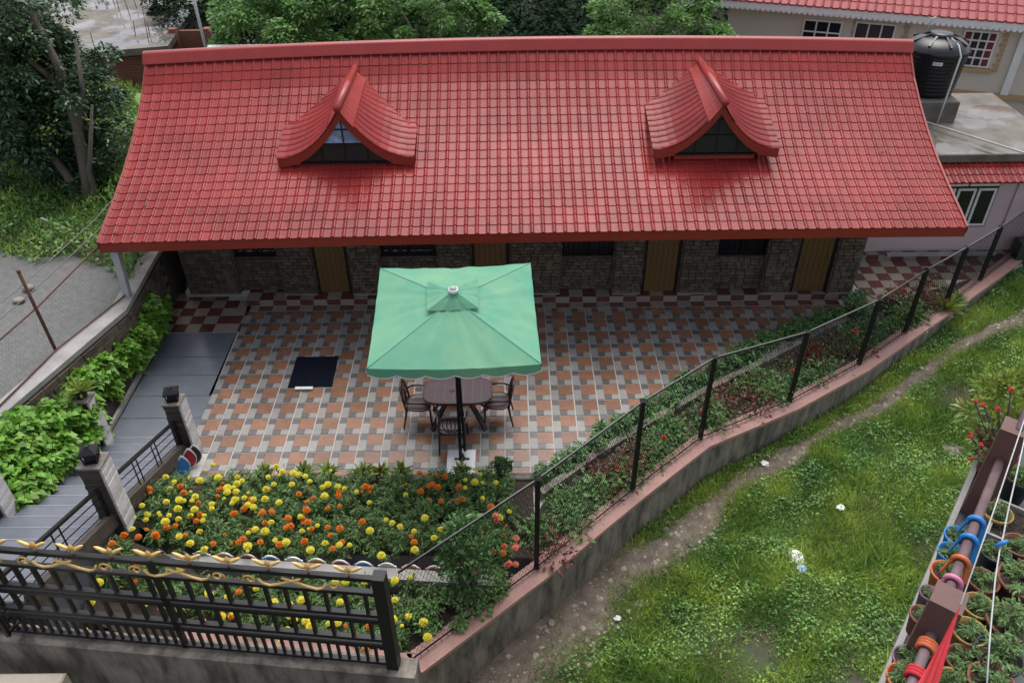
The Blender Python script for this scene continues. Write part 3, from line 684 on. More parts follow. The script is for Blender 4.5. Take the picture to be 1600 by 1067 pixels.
    for i in range(-2,2):
        xa,xb=xc+i*W*.33+.01,xc+(i+1)*W*.33-.01; ua,ub=(xa-xc)/W,(xb-xc)/W
        za,zb_=fz(ua)-.06,fz(ub)-.06; lo=zb-.12; mid=zb+.26; um=(ua+ub)/2
        b=MB(); b.add([(xa,yw,lo),(xb,yw,lo),(xb,yw,min(zb_,mid)),((xa+xb)/2,yw,min(fz(um)-.06,mid)),(xa,yw,min(za,mid))],[(0,1,2,3,4)]); b.build('pane',M['glass'],win)
        if max(za,zb_)>mid+.05:
            b=MB(); b.add([(xa,yw,min(za,mid+.02)),(xb,yw,min(zb_,mid+.02)),(xb,yw,zb_),((xa+xb)/2,yw,fz(um)-.06),(xa,yw,za)],[(0,1,2,3,4)]); b.build('pane',M['bluefilm'] if xc<5 else M['glass'],win)
    b=MB()
    for i in (-2,-1,0,1,2): x=xc+i*W*.33*.995; b.box(x-.012,yw-.02,zb-.12,x+.012,yw-.004,fz((x-xc)/W)-.05 if abs(i)<2 else zb)
    for z in (zb+.25,zb+.55): 
        u=1-((z-zb)/H)**(1/2.05); b.box(xc-u*W,yw-.022,z,xc+u*W,yw-.006,z+.024)
    b.build('glazing_bar',M['black'],win)
    # cheek walls
    for sgn in (-1,1):
        x=xc+sgn*W*.70; q=roofp(x,0); b=MB(); b.box(min(x,x+sgn*.03),yf+.08,zb-.35,max(x,x+sgn*.03),yroof(x,zb+.04),zb+.03); b.build('cheek_wall',M['fascia'],d)
    b=MB(); b.box(xc-W*.64,yf+.10,zb-.25,xc+W*.64,yf+.13,zb-.155); b.build('apron',M['fascia'],d)
dormer(2.17,1.36,.985,3.50,4.62,'left dormer with blue-tinted panes at its peak')
dormer(9.50,1.25,.92,3.60,4.62,'right dormer with dark panes')
# side walls hint: pale strut under the left eave, gutter line
lm=MB(); lm.add([(0,0,0),(.03,-.014,.006),(.07,0,.0),(.03,.016,.008)],[(0,1,2,3)]); lmm=lm.mesh('fallen_leaf',M['trunk'])
for k,(x,y) in enumerate(((232,324),(206,376),(185,364),(310,305),(1382,232),(452,340))):
    lo_,hi_=0,RL; X_=None
    q=min((roofp(RX0+.1*i_,.1*j_) for i_ in range(0,163) for j_ in range(0,46)),key=lambda v:((CM.transposed()@(v-CAM)).x/-(CM.transposed()@(v-CAM)).z*FPX+800-x)**2+(533.5-(CM.transposed()@(v-CAM)).y/-(CM.transposed()@(v-CAM)).z*FPX-y)**2)
    o=ob('fallen_leaf',lmm,None,q+Vector((0,-.01,.045)),random.uniform(0,6)); o.scale=(1.5,1.5,1.5); tag(o,'dry brown leaf on the red roof, '+['upper of the three at the left end','lowest of the three at the left end','nearest the left edge','left of the first dormer','near the right verge','below the left dormer'][k],'leaf')
# ------------------------------------------------------------------ boundary wall, coping, mesh fence
bw=thing('boundary_wall','low curved concrete wall with a pink coping between the flower bed and the grass','wall')
o1=offs(BW,-.12); o2=offs(BW,.24)
b=MB(); b.prism(offs(BW,.20)+o1[::-1],-2.2,.03); b.build('wall_body',M['concrete'],bw)
for i in range(len(BW)-1):
    b=MB(); b.prism([o1[i],o1[i+1],o2[i+1],o2[i]],.03,.10)
    b.build('coping_stone',M['coping'],bw)
b=MB(); b.prism([(4.05,-4.30),(4.0,-4.02),(-.3,-3.42),(-.3,-3.72)],-1,.10); b.build('coping_stone',M['coping'],bw)
mf=thing('mesh_fence','black iron post fence with thin chain mesh above the pink coping','fence')
ZT=[2.04,2.04,2.07,1.95,1.74,1.66,1.65,1.57,1.50,1.45]
for (x,y),zt in zip(BW[1:],ZT[1:]):
    b=MB(); b.beam((x,y,.08),(x,y,zt),.072,.072); b.add([(x-.05,y-.05,zt),(x+.05,y-.05,zt),(x+.05,y+.05,zt),(x-.05,y+.05,zt),(x,y,zt+.03)],[(0,1,4),(1,2,4),(2,3,4),(3,0,4)]); b.build('post',M['black'],mf)
tp=[(x,y,zt-.03) for (x,y),zt in zip(BW,ZT)]
b=MB(); b.tube(tp,.017,7); b.build('top_rail',M['black'],mf)
b=MB(); b.tube([(x,y,z+.019) for x,y,z in tp],.011,5); b.build('rail_wire',M['wire'],mf)
lo=MB(); lp=offs(BW,.03); lo.tube([(x,y,.17) for x,y in lp],.013,5); 
for i in range(len(lp)-1):
    (x0,y0),(x1,y1)=lp[i],lp[i+1]; L_=math.hypot(x1-x0,y1-y0)
    for k in range(int(L_/.11)):
        t=k/int(L_/.11); x,y=x0+(x1-x0)*t,y0+(y1-y0)*t; s=.03; dx,dy=(x1-x0)/L_,(y1-y0)/L_; lo.tube([(x,y,.17),(x+dx*.02+dy*s,y+dy*.02-dx*s,.14),(x+dy*s*1.6,y-dx*s*1.6,.155)],.004,4,caps=False)
lo.build('bottom_cable',M['black'],mf)
def chain(p0,p1,z0a,z1a,z0b,z1b,cell,r):
    V=[];F=[]; L_=math.hypot(p1[0]-p0[0],p1[1]-p0[1]); n=int(L_/cell); m=MB()
    for k in range(n):
        for sg in (1,-1):
            pts=[]; t0=k/n; h0=z0a+(z0b-z0a)*t0; h1=z1a+(z1b-z1a)*t0; q=max(2,int((h1-h0)/cell))
            for j in range(q+1):
                u=t0+(sg*(.5 if j%2 else 0)+.0)/n; u=min(1,max(0,u)); pts.append((p0[0]+(p1[0]-p0[0])*u,p0[1]+(p1[1]-p0[1])*u,h0+(h1-h0)*j/q))
            m.tube(pts,r,3,caps=False,smooth=False)
    return m
cm_=MB()
for i in range(len(BW)-1):
    c=chain(BW[i],BW[i+1],.16,tp[i][2],.16,tp[i+1][2],.075,.0032); cm_.add(c.v,c.f)
cm_.build('chain_mesh',M['black'],mf,stuff=True)
# rusty fence on the left retaining wall
rf=thing('rusty_fence','rusty chain-link fence with leaning posts along the gravel road','fence')
RL_=[(-4.75,-6.2),(-2.85,1.2),(-2.24,2.9),(-2.26,6.5)]
A=Vector((-2.78,1.25,1.38)); b=MB(); b.tube([A,(-2.80,1.22,3.05)],.030,6); b.tube([(-2.80,1.22,3.05),(-2.80,1.22,3.08)],.036,6); b.build('post',M['rust'],rf)
b=MB(); b.tube([(-2.25,5.0,1.38),(-2.28,5.2,2.75)],.028,6); b.build('post',M['rust'],rf)
b=MB(); b.tube([(-3.55,-3.2,1.38),(-3.6,-3.2,3.0)],.028,6); b.build('post',M['rust'],rf)
b=MB(); b.tube([(-3.6,-3.2,2.35),(-2.79,1.23,2.30),(-2.26,5.2,2.40)],.016,5); b.build('top_rail',M['rust'],rf)
b=MB(); b.tube([(-3.5,-3.2,1.43),(-2.72,1.23,1.43),(-2.13,3.0,1.43)],.016,5); b.build('bottom_rail',M['rust'],rf)
for dz in (.28,.50):
    b=MB(); b.tube([(-3.6,-3.2,2.35+dz),(-2.79,1.23,2.30+dz+.02),(-2.5,3.4,2.33+dz),(-2.26,5.2,2.40+dz+.1)],.009,4); b.build('line_wire',M['wire'],rf)
c=chain((-3.6,-3.2),(-2.79,1.23),1.44,2.35,1.44,2.30,.08,.0014); c2=chain((-2.79,1.23),(-2.26,5.2),1.44,2.30,1.44,2.40,.08,.0018); c.add(c2.v,c2.f); c.build('chain_mesh',M['wire'],rf,stuff=True)
b=MB(); a=Vector((-4.9,5.9,1.6)); b.tube([at(64,341,1.7),at(114,361,1.5)],.025,5); tag(b.build('bamboo_pole',M['rope']),'pale bamboo pole lying in the grass beyond the rusty fence','pole')

# ------------------------------------------------------------------ gold-topped fence near the camera
gf=thing('ornamental_fence','black bar fence with gold scrolls and gold spear tips on the dark concrete wall','fence')
FC=Vector((4.0,-5.245,1.9)); FD=Vector((-3.636,.391,0)); FLn=FD.length; FD.normalize(); FN=Vector((FD.y,-FD.x,0))
FL=8.2
def fp(l,z,n=0.): return FC+FD*l+FN*n+Vector((0,0,z))
for z,hh in ((1.50,.055),(1.27,.05),(.895,.05),(.79,.055),(.455,.05),(.345,.055),(.02,.04)):
    b=MB(); b.beam(fp(0,z),fp(FL,z),.055,hh); b.build('rail',M['black'],gf)
nb=int(FL/.212)
for k in range(nb):
    l=.12+k*.212
    for z0,z1 in ((.92,1.245),(.48,.762)):
        b=MB(); b.beam(fp(l,z0),fp(l,z1),.05,.03,up=FD); b.build('bar',M['black'],gf)
    for q in (0,.106):
        b=MB(); b.beam(fp(l+q,.045),fp(l+q,.318),.03,.03,up=FD); b.build('bar',M['black'],gf)
for l in (2.35,4.7): 
    b=MB(); b.beam(fp(l,-.02),fp(l,1.47),.055,.055,up=FD); b.build('mid_post',M['black'],gf)
b=MB(); b.beam(fp(-.06,-.03),fp(-.06,1.57),.13,.13,up=FD); b.build('corner_post',M['black'],gf)
# fleur tips: a short stem, a bulb and two curled wings
tipm=MB(); tipm.tube([(0,0,0),(0,0,.10)],.013,6); tipm.lathe([(0,.16),(.016,.13),(.028,.10),(.02,.075),(.012,.06)],8)
for s in(-1,1): tipm.tube([(s*.01,0,.07),(s*.06,0,.09),(s*.115,0,.13),(s*.15,0,.15)],[.014,.024,.02,.005],6)
tm_=tipm.mesh('spear_tip',M['gold'])
for k in range(int(FL/.415)):
    o=ob('spear_tip',tm_,gf,fp(.25+k*.415,1.525)); o.rotation_euler=(0,0,math.atan2(FD.y,FD.x))
def scroll(l0,flip):
    s=-1 if flip else 1; b=MB(); pts=[]
    for k in range(15):                                   # spiral, then a long falling S-stroke
        a=R(-200+k*30); r=.022+.0042*k; pts.append((l0+s*(r*math.cos(a)-.02),1.385-.0+r*math.sin(a)*.95))
    x0,z0=pts[-1]; pts+= [(x0+s*.06,z0-.07),(x0+s*.16,z0-.075),(x0+s*.30,z0-.01),(x0+s*.46,z0+.05)] if False else []
    b.tube([fp(l,z,-.035) for l,z in pts],.011,6); 
    b.build('scroll',M['gold'],gf)
    b=MB(); q=[(l0+s*.07,1.40),(l0+s*.10,1.335),(l0+s*.17,1.31),(l0+s*.26,1.335),(l0+s*.40,1.40),(l0+s*.52,1.455)]
    b.tube([fp(l,z,-.035) for l,z in q],.015,6); b.build('scroll_stroke',M['gold'],gf)
l=.35; i=0
while l<FL-.3:
    scroll(l+.08,False) if i%2==0 else scroll(l+.0,True); l+= (.92 if i%2==0 else .30); i+=1
b=MB(); b.prism([(x.x,x.y) for x in (fp(-.32,0,.10),fp(-.32,0,-.14),fp(FL+2,0,-.14),fp(FL+2,0,.10))],-1.5,1.87)
tag(b.build('fence_wall',M['concrete']),'dark stained concrete wall carrying the gold-topped fence','wall')
e0,e1=at(-40,1041,1.62),at(104,1047,1.62); b=MB(); b.bbox(e0.x,e0.y-.9,1.3,e1.x,e1.y-.02,1.62,.02); q=b.build('entrance_slab',mat('cream_slab',(.62,.54,.43),(.5,.43,.34),4,.7)); tag(q,'pale cream slab at the bottom left below the dark wall','slab')

# ------------------------------------------------------------------ flower beds
ub=MB(); nx_,ny_=24,8
for j_ in range(ny_+1):
    for i_ in range(nx_+1):
        x_=-.30+(5.75+.30)*i_/nx_; y_=-.80-(1.40+.20*i_/nx_)*j_/ny_; ub.v.append((x_,y_,.05+(.62*max(0,min(1,(.55-x_)/.85))*max(0,min(1,(-y_-.9)/.9)))))
for j_ in range(ny_):
    for i_ in range(nx_): k_=j_*(nx_+1)+i_; ub.f.append((k_,k_+1,k_+nx_+2,k_+nx_+1)); ub.m.append(0); ub.sm.append(True)
struct(ub.build('upper_bed_soil',M['soil']))
struct(MB().prism([(.95,-2.5),(5.6,-2.7),(5.65,-2.8),(3.95,-4.05),(.95,-3.6)],-1,-.06).build('lower_bed_soil',M['soil']))
lb=MB()
for j_ in range(7):
    for i_ in range(9): x_=-.30+1.26*i_/8; y_=-2.62-(1.35)*j_/6; lb.v.append((x_,y_,-.06+1.0*max(0,min(1,(.95-x_)/1.25))))
for j_ in range(6):
    for i_ in range(8): k_=j_*9+i_; lb.f.append((k_,k_+1,k_+10,k_+9)); lb.m.append(0); lb.sm.append(True)
struct(lb.build('bed_bank_soil',M['soil']))
bed=[(6.0,-2.5),(7.4,-1.0),(8.76,.22),(10.62,1.18),(12.32,2.28),(13.65,3.32),(14.92,4.30),(16.0,5.1),(15.7,5.1),(13.1,4.1),(12.9,4.0),(10.6,2.45),(9.25,1.6),(8.0,.7),(6.05,-.95),(5.6,-2.0)]
struct(MB().prism(bed,-1,.03).build('side_bed_soil',M['soil']))
b=MB(); b.bbox(-.3,-.80,-.2,5.9,-.655,.10,.015); tag(b.build('bed_kerb',M['concrete']),'low concrete kerb between the patio and the marigold bed','kerb')
pw=thing('petal_wall','low grey wall edged with painted petals between the two marigold beds','wall')
wa=at(188,862,.27); wb=at(772,899,.27); wd=(wb-wa).normalized(); wn=Vector((-wd.y,wd.x,0))
b=MB(); q=[wa+wn*.02,wb+wn*.02,wb-wn*.17,wa-wn*.17]; b.prism([(v.x,v.y) for v in q],-.5,.27); b.build('wall_body',M['concrete_lt'],pw)
def petal_mesh(c,h=.30,w=.17):
    b=MB(); pr=[]
    for s in (1,-1):
        for k in range(9):
            t=(k/8) if s>0 else 1-k/8; pr.append((s*w*math.sin(math.pi*t**.85)**.8*.5 if 0<t<1 else 0.,t*h))
    pr=[p_ for i,p_ in enumerate(pr) if i==0 or p_!=pr[i-1]][:-1]; n=len(pr)
    b.add([(x,-.012,z) for x,z in pr]+[(x,.012,z) for x,z in pr],[tuple(range(n)),tuple(range(2*n-1,n-1,-1))]+[(i,n+i,n+(i+1)%n,(i+1)%n) for i in range(n)],0)
    sc=.88; b.add([(x*sc,-.015,z*sc+h*.05) for x,z in pr],[tuple(range(n))],1)
    b.add([(x*sc,.015,z*sc+h*.05) for x,z in pr],[tuple(range(n-1,-1,-1))],1)
    return b.mesh('petal',[M['white'],c])
def arc_petal(c,w=.35,h=.33):
    b=MB(); n=14; pr=[(w/2*math.cos(math.pi*k/n),max(0,h*math.sin(math.pi*k/n)**.75)) for k in range(n+1)]; m=len(pr)
    b.add([(x,-.012,z) for x,z in pr]+[(x,.012,z) for x,z in pr],[tuple(range(m)),tuple(range(2*m-1,m-1,-1))]+[(i,m+i,m+i+1,i+1) for i in range(m-1)],0)
    for y_ in (-.015,.015): b.add([(x*.90,y_,z*.92) for x,z in pr],[tuple(range(m))],1)
    b.box(-w*.40,-.010,h*.80,w*.40,.010,h*.81,1)
    return b.mesh('petal',[M['white'],c])
pm=[arc_petal(M[k]) for k in('paint_o','paint_p','paint_b','white')]
n=16
for i in range(n):
    q=wa+(wb-wa)*((i+.5)/n)+wn*.04; o=ob('petal',pm[i%4],pw,(q.x,q.y,.0)); o.rotation_euler=(R(-4),0,math.atan2(wd.y,wd.x))
for (x,y,c,lab,z) in ((287,734,'paint_b','blue','blue'),(297,722,'paint_r','red','red'),(305,716,'paint_k','black','black')):
    q=at(x,y+4,.1); o=ob('painted_petal',petal_mesh(M[c],.42,.24),None,(q.x,q.y,.02)); o.rotation_euler=(R(-8),R(6),R(25)); tag(o,f'{lab} painted petal board with a white rim, standing at the corner of the marigold bed','ornament')

# marigold plants: foliage with flower children
def mound(x,y):
    if y<=-2.5: return 1.0*max(0,min(1,(.95-x)/1.25))
    return .62*max(0,min(1,(.55-x)/.85))*max(0,min(1,(-y-.9)/.9))
STEM=[]
def mari_mesh(i):
    n=620; k=rng.integers(0,16,n); st=sph(16); st[:,2]=np.abs(st[:,2]); P=st[k]*rng.uniform(.3,1.,(n,1))*np.array([.21,.21,.40])+rng.normal(size=(n,3))*.025; P[:,2]+=.04
    D=st[k]+rng.normal(size=(n,3))*.6; V,F=up_leaves(P,D,.075*rng.uniform(.6,1.3,n),.30,.7); 
    t=MB()
    for q in st[:9]: t.tube([(0,0,0),tuple(q*np.array([.1,.1,.2])),tuple(q*np.array([.21,.21,.40]))],[.007,.005,.003],4,caps=False)
    STEM.append(t.mesh('marigold_plant',M['leaf_mari'])); me=fast(f'foliage',V,F,M['leaf_mari']); return me
MV=[mari_mesh(i) for i in range(7)]
def flower_mesh(c):
    b=MB()
    for ring,(r,z,n) in enumerate(((.044,.0,11),(.038,.018,10),(.027,.032,8),(.014,.042,5))):
        for k in range(n):
            a=2*math.pi*(k+.5*ring)/n+random.uniform(-.1,.1); ca,sa=math.cos(a),math.sin(a); w_=.016; zz=z+random.uniform(-.004,.004)
            b.add([(ca*r*.25-sa*w_*.3,sa*r*.25+ca*w_*.3,z-.006),(ca*r*.25+sa*w_*.3,sa*r*.25-ca*w_*.3,z-.006),(ca*r+sa*w_,sa*r-ca*w_,zz+.004),(ca*r*1.08,sa*r*1.08,zz-.004),(ca*r-sa*w_,sa*r+ca*w_,zz+.004)],[(0,1,2,3,4)])
    b.lathe([(.006,-.05),(.012,-.02),(.02,-.005)],6)
    return b.mesh('marigold_flower',c)
FY=[flower_mesh(M['fl_y']) for _ in range(3)]; FO=[flower_mesh(M['fl_o']) for _ in range(3)]
Y1=[(332,726),(319,735),(245,744),(259,746),(272,753),(297,747),(312,751),(341,746),(371,746),(378,751),(370,756),(266,764),(226,754),(355,762),(355,769),(369,768),(388,770),(350,779),(305,776),(300,782),(280,781),(260,784),(222,790),(367,781),(382,778),(387,789),(331,795),(278,795),(396,780),(432,730),(419,745),(436,742),(441,737),(458,739),(466,741),(477,744),(484,752),(428,757),(416,765),(414,780),(436,785),(517,735),(512,757),(504,761),(529,760),(577,785),(741,733),(750,741),(742,753),(754,754),(727,750),(775,754),(727,762),(754,778),(557,768),(796,799),(206,809),(230,804),(228,812),(264,805),(248,801),(317,813),(207,826),(312,831),(388,832),(280,838),(297,849),(387,853),(387,861),(320,859),(430,844),(414,830),(625,823),(664,809),(603,812),(578,829),(678,840),(648,859),(596,868),(689,827),(647,830),(780,809),(508,849),(496,821),(482,826),(485,859),(447,847)]
O1=[(233,763),(235,770),(287,770),(340,775),(310,786),(346,764),(483,764),(467,772),(490,778),(424,798),(410,799),(530,769),(571,760),(579,762),(566,768),(635,756),(655,739),(665,743),(682,742),(695,745),(670,759),(684,761),(657,768),(672,780),(689,783),(715,783),(722,780),(717,761),(767,792),(531,791),(298,807),(313,805),(274,821),(260,824),(229,827),(242,835),(216,839),(194,837),(175,849),(246,839),(333,849),(362,849),(373,847),(380,842),(396,827),(414,817),(447,824),(454,822),(473,817),(476,846),(531,826),(520,857),(534,847),(512,824),(643,838),(719,821),(791,821),(788,835),(770,861),(785,864),(410,801),(425,801)]
Y2=[(540,909),(569,909),(617,937),(628,977),(662,972),(668,995),(615,967),(527,972),(437,1002),(617,907),(641,901),(531,940),(501,960),(638,963),(471,938),(281,887),(367,909),(91,932),(154,932),(248,942),(327,929),(355,932)]
O2=[(410,953),(540,977),(577,978),(571,1013),(214,882),(212,908),(140,938),(296,947),(362,962),(392,912),(322,936)]
for k_ in range(95):                                     # smaller blooms between the big ones
    if k_<60: (Y1 if random.random()<.55 else O1).append((int(random.triangular(205,770,300)),random.randrange(752,852)))
    else: (Y2 if random.random()<.75 else O2).append((random.randrange(110,560),random.randrange(898,985)))
plants=[]
def row(y0,y1,x0,x1,dx,nrow,bed):
    for r_ in range(nrow):
        for k in range(int((x1-x0)/dx)+1):
            x=x0+k*dx+random.uniform(-.07,.07)+(dx/2 if r_%2 else 0); y=y0+(y1-y0)*r_/(nrow-1)+random.uniform(-.05,.05)
            if bed==2 and y<-3.45-.60*(x+.3)/4.2+.12: continue
            if bed==2 and x>3.6+(y+4)*.9: continue
            if bed==1 and x>5.5: continue
            plants.append([x,y,bed,[]])
row(-.98,-2.26,-.30,5.6,.33,5,1); row(-2.98,-3.85,-.22,4.7,.34,4,2)
for lst,c,bd,z in ((Y1,'y',1,.50),(O1,'o',1,.47),(Y2,'y',2,.42),(O2,'o',2,.40)):
    for x,y in lst:
        q=at(x,y,z)
        q=at(x,y,z+mound(q.x,q.y)); q=at(x,y,z+mound(q.x,q.y))
        pl=min((p_ for p_ in plants if p_[2]==bd),key=lambda p_:(p_[0]-q.x)**2+(p_[1]-q.y)**2+.15*len(p_[3])*.1); pl[3].append((q,c))
NUMW=['no','one','two','three','four','five','six','seven','eight','nine','ten','eleven','twelve','thirteen','fourteen','fifteen']
seen={}
for x,y,bd,fl in plants:
    ny=sum(c=='y' for _,c in fl); no_=len(fl)-ny; s=random.uniform(.85,1.1)
    mz=.05+mound(x,y); iv=random.randrange(7); mz-=(.12 if bd==2 else 0); o=ob('marigold_plant',STEM[iv],None,(x,y,mz),random.uniform(0,6.28)); ob('foliage',MV[iv],o); o.scale=(s,s,s*random.uniform(.9,1.08))
    parts=[]; 
    if ny: parts.append(f'{NUMW[min(ny,15)]} yellow')
    if no_: parts.append(f'{NUMW[min(no_,15)]} orange')
    fr=(x+.3)/5.6; loc=['stair end','left part','mid-bed','right part','umbrella end'][max(0,min(4,int(fr*5)))] if bd==1 else ['stair end','left part','mid-bed','right part','post end'][max(0,min(4,int((x+.3)/4.6*5)))]
    side=('patio side' if y>-1.35 else 'wall side' if y<-1.75 else 'middle row') if bd==1 else ('wall side' if y>-3.1 else 'fence side')
    lab=f"marigold, {' and '.join(parts) if parts else 'no'} {'blooms' if len(fl)!=1 else 'bloom'}, {'upper' if bd==1 else 'lower'} bed, {side}, {loc}"
    tag(o,lab,'flower plant','marigold plants in the two beds')
    mi=(Matrix.Translation((x,y,mz))@Matrix.Rotation(o.rotation_euler.z,4,'Z')@Matrix.Diagonal((*o.scale,1))).inverted()
    for q,c in fl:
        f=ob('yellow_flower' if c=='y' else 'orange_flower',random.choice(FY if c=='y' else FO),o); sc=random.choice([.6,.85,.95,1.05,1.15,1.25,1.35])*random.uniform(.92,1.1)*(1.0 if c=='y' else .95)
        f.matrix_parent_inverse=mi; f.matrix_basis=Matrix.Translation(q)@Matrix.Rotation(random.uniform(0,6),4,'Z')@Matrix.Rotation(random.uniform(-.3,.5),4,'X')@Matrix.Scale(sc,4)
# potted bromeliads on the kerb
def rosette(n,L_,c1,w_=.05,up=.75):
    P=np.zeros((n,3)); a=rng.uniform(0,6.28,n); e=rng.uniform(.2,1.3,n); D=np.stack([np.cos(a)*np.cos(e),np.sin(a)*np.cos(e),np.sin(e)*up],1)
    V1,F1=leaves(P,D,L_*rng.uniform(.7,1.1,n),w_/L_*1.3,.05,.12); return V1,F1
def potm(r,h,c,name='pot'):
    b=MB(); b.lathe([(0,0),(r*.68,0),(r*.92,h*.88),(r,h*.88),(r*1.03,h),(r*.92,h),(r*.9,h*.86),(0,h*.84)],20); return b.mesh(name,c)
pk=[(510,752,'with narrow yellow leaves, leftmost on the kerb'),(565,755,'with red-centred leaves, second from the left on the kerb'),(592,755,'with a broad rosette, between the red-centred one and the tall-leafed one'),(626,754,'with one tall upright yellow leaf'),(720,752,'half hidden by orange marigolds near the umbrella slab'),(470,757,'with sparse leaves behind the yellow marigolds'),(410,757,'low and pale, near the left end of the kerb')]
for i,(x,y,lab) in enumerate(pk):
    q=at(x,y,.2); t=thing('potted_bromeliad','potted bromeliad '+lab,'potted plant',(q.x,-.73,.10),random.uniform(0,6),'potted bromeliads on the bed kerb')
    ob('pot',potm(.11,.14,M['potblack'] if i not in(2,3) else M['concrete']),t); V,F=rosette(34,.26,None); o=ob('leaves',fast('leaves',V,F,M['leaf_yellow']),t,(0,0,.12))
    V,F=rosette(12,.13,None,.035,1.2); ob('red_centre',fast('red_centre',V,F,M['leaf_red']),t,(0,0,.14))
t=thing('potted_plant','dark round pot with a trailing plant at the right end of the marigold bed','potted plant',(5.25,-.72,.10))
ob('pot',potm(.16,.2,M['potblack']),t); me=crown_mesh('foliage',300,(.12,.12,.08),8,.08,.06,M['leaf_hedge']); ob('foliage',me,t,(0,0,.22))
# spiky potted plant on the pillar
t=thing('potted_spider_plant','spiky yellow-green plant in a black pot on top of the slate pillar','potted plant',(-1.86,.10,1.255))
ob('pot',potm(.12,.13,M['potblack']),t); V,F=rosette(90,.36,None,.028,.9); ob('leaves',fast('leaves',V,F,M['leaf_yellow']),t,(0,0,.10))

# ------------------------------------------------------------------ patio things
uc=at(722,717,.10); t=thing('patio_umbrella','large square green parasol with a vent cap on twin black poles','umbrella',(uc.x,uc.y,0))
UX,UY=uc.x,uc.y
def rel(v): return (v[0]-UX,v[1]-UY,v[2])
ZC=3.02
C4=[at(*p_,ZC) for p_ in((594,419),(829,411),(846,569),(573,576))]; K4=[at(*p_,3.40) for p_ in((667,440),(747,434),(748,481),(667,485))]
top=Vector((at(708,452,3.62).x,at(708,452,3.62).y,3.60))
def canopy(C,ap,n,sag,z0,name,frac=1.):
    b=MB()
    for i in range(4):
        p0,p1=Vector(C[i]),Vector(C[(i+1)%4]); o=len(b.v)
        for a in range(n+1):
            for c in range(n+1):
                e=p0.lerp(p1,c/n); q=ap.lerp(e,a/n); q=q-Vector((0,0,sag*math.sin(math.pi*c/n)*(a/n)*1.0)); th_=c/n; q.z+=(.011*math.sin(th_*23+i*2)+.008*math.sin(th_*41+i+3*a/n))*math.sin(math.pi*th_)*(a/n)**.7 +.006*math.sin(9*a/n+i)*math.sin(math.pi*th_); b.v.append(rel(q))
        for a in range(n):
            for c in range(n): k=o+a*(n+1)+c; b.f.append((k,k+n+1,k+n+2,k+1)); b.m.append(0); b.sm.append(True)
    return b.build(name,M['canopy'],t)
ap=Vector((top.x,top.y,3.45)); ob_c=canopy(C4,ap,36,.05,0,'canopy')
canopy(K4,top,18,.02,0,'vent_cap')
vb=MB(); wt=MB()
for i in range(4):
    p0,p1=C4[i],C4[(i+1)%4]; n=48
    for c in range(n):
        a,e=p0.lerp(p1,c/n),p0.lerp(p1,(c+1)/n); s=lambda u:.05*math.sin(math.pi*u); d=lambda u:.12+.055*abs(math.sin(math.pi*u*6)); u0,u1=c/n,(c+1)/n
        A0=rel(a-Vector((0,0,s(u0)))); A1=rel(e-Vector((0,0,s(u1)))); B0=(A0[0],A0[1],A0[2]-d(u0)); B1=(A1[0],A1[1],A1[2]-d(u1)); vb.add([A0,A1,B1,B0],[(0,1,2,3)],0,True)
        wt.beam(B0,B1,.012,.012)
vb.build('valance',M['canopy'],t); wt.build('white_trim',M['white'],t)
b=MB(); b.tube([rel(top-Vector((0,0,.02))),rel(top+Vector((0,0,.03)))],.075,16); b.build('finial_ring',M['white'],t)
b=MB(); b.lathe([(.055,.03),(.05,.05),(.03,.065),(0,.07)],14,c=rel(top)); b.build('finial',M['greypost'],t)
b=MB(); b.beam((-.025,0,.1),rel(top-Vector((.0,0,.1))),.055,.055,up=(0,1,0)); b.build('pole',M['black'],t)
b=MB(); b.beam((.055,.03,.28),(.035,.03,2.1),.04,.05,up=(0,1,0)); b.beam((-.03,.03,2.1),(.07,.03,2.1),.05,.05); b.beam((-.03,.02,1.15),(.08,.02,1.15),.07,.07); b.beam((-.03,.02,.40),(.08,.02,.40),.06,.06); b.build('second_pole',M['black'],t)
b=MB()
for i in range(4):
    b.tube([rel(ap-Vector((0,0,.05))),rel(C4[i]-Vector((0,0,.03)))],.012,5); m_=ap.lerp(C4[i],.5); b.tube([rel(Vector((top.x,top.y,2.85))),rel(m_-Vector((0,0,.05)))],.010,5)
b.build('ribs',M['black'],t)
for i in range(4):
    b=MB(); b.tube([rel(ap.lerp(C4[i],k_/6)+Vector((0,0,.004-.0*k_))) for k_ in range(1,7)],.006,5); b.build('seam',M['seam'],t)
b=MB(); b.beam((-.13,0,.105),(.13,0,.105),.04,.02); b.beam((0,-.13,.107),(0,.13,.107),.04,.02); b.lathe([(.0,.16),(.05,.16),(.055,.10)],10); b.build('foot',M['black'],t)
b=MB(); b.bbox(4.27,-.72,.0,4.77,-.08,.10,.012); tag(b.build('marble_slab',M['marble']),'white marble slab under the umbrella pole','slab')
b=MB(); b.v=[]
q=[at(464,559,0),at(529,558,0),at(519,604,0),at(450,606,0)]; b.prism([(v.x,v.y) for v in q[::-1]],.002,.022); mt_=tag(b.build('floor_mat',M['matblue']),'dark navy mat lying flat on the patio tiles','mat')
a_,e_=at(461,606.5,.03),at(489,606.5,.03); b=MB(); b.bbox(a_.x,a_.y-.045,.023,e_.x,a_.y+.03,.05,.006); tag(b.build('white_strip',M['white']),'short white strip lying along the front edge of the navy mat','strip')
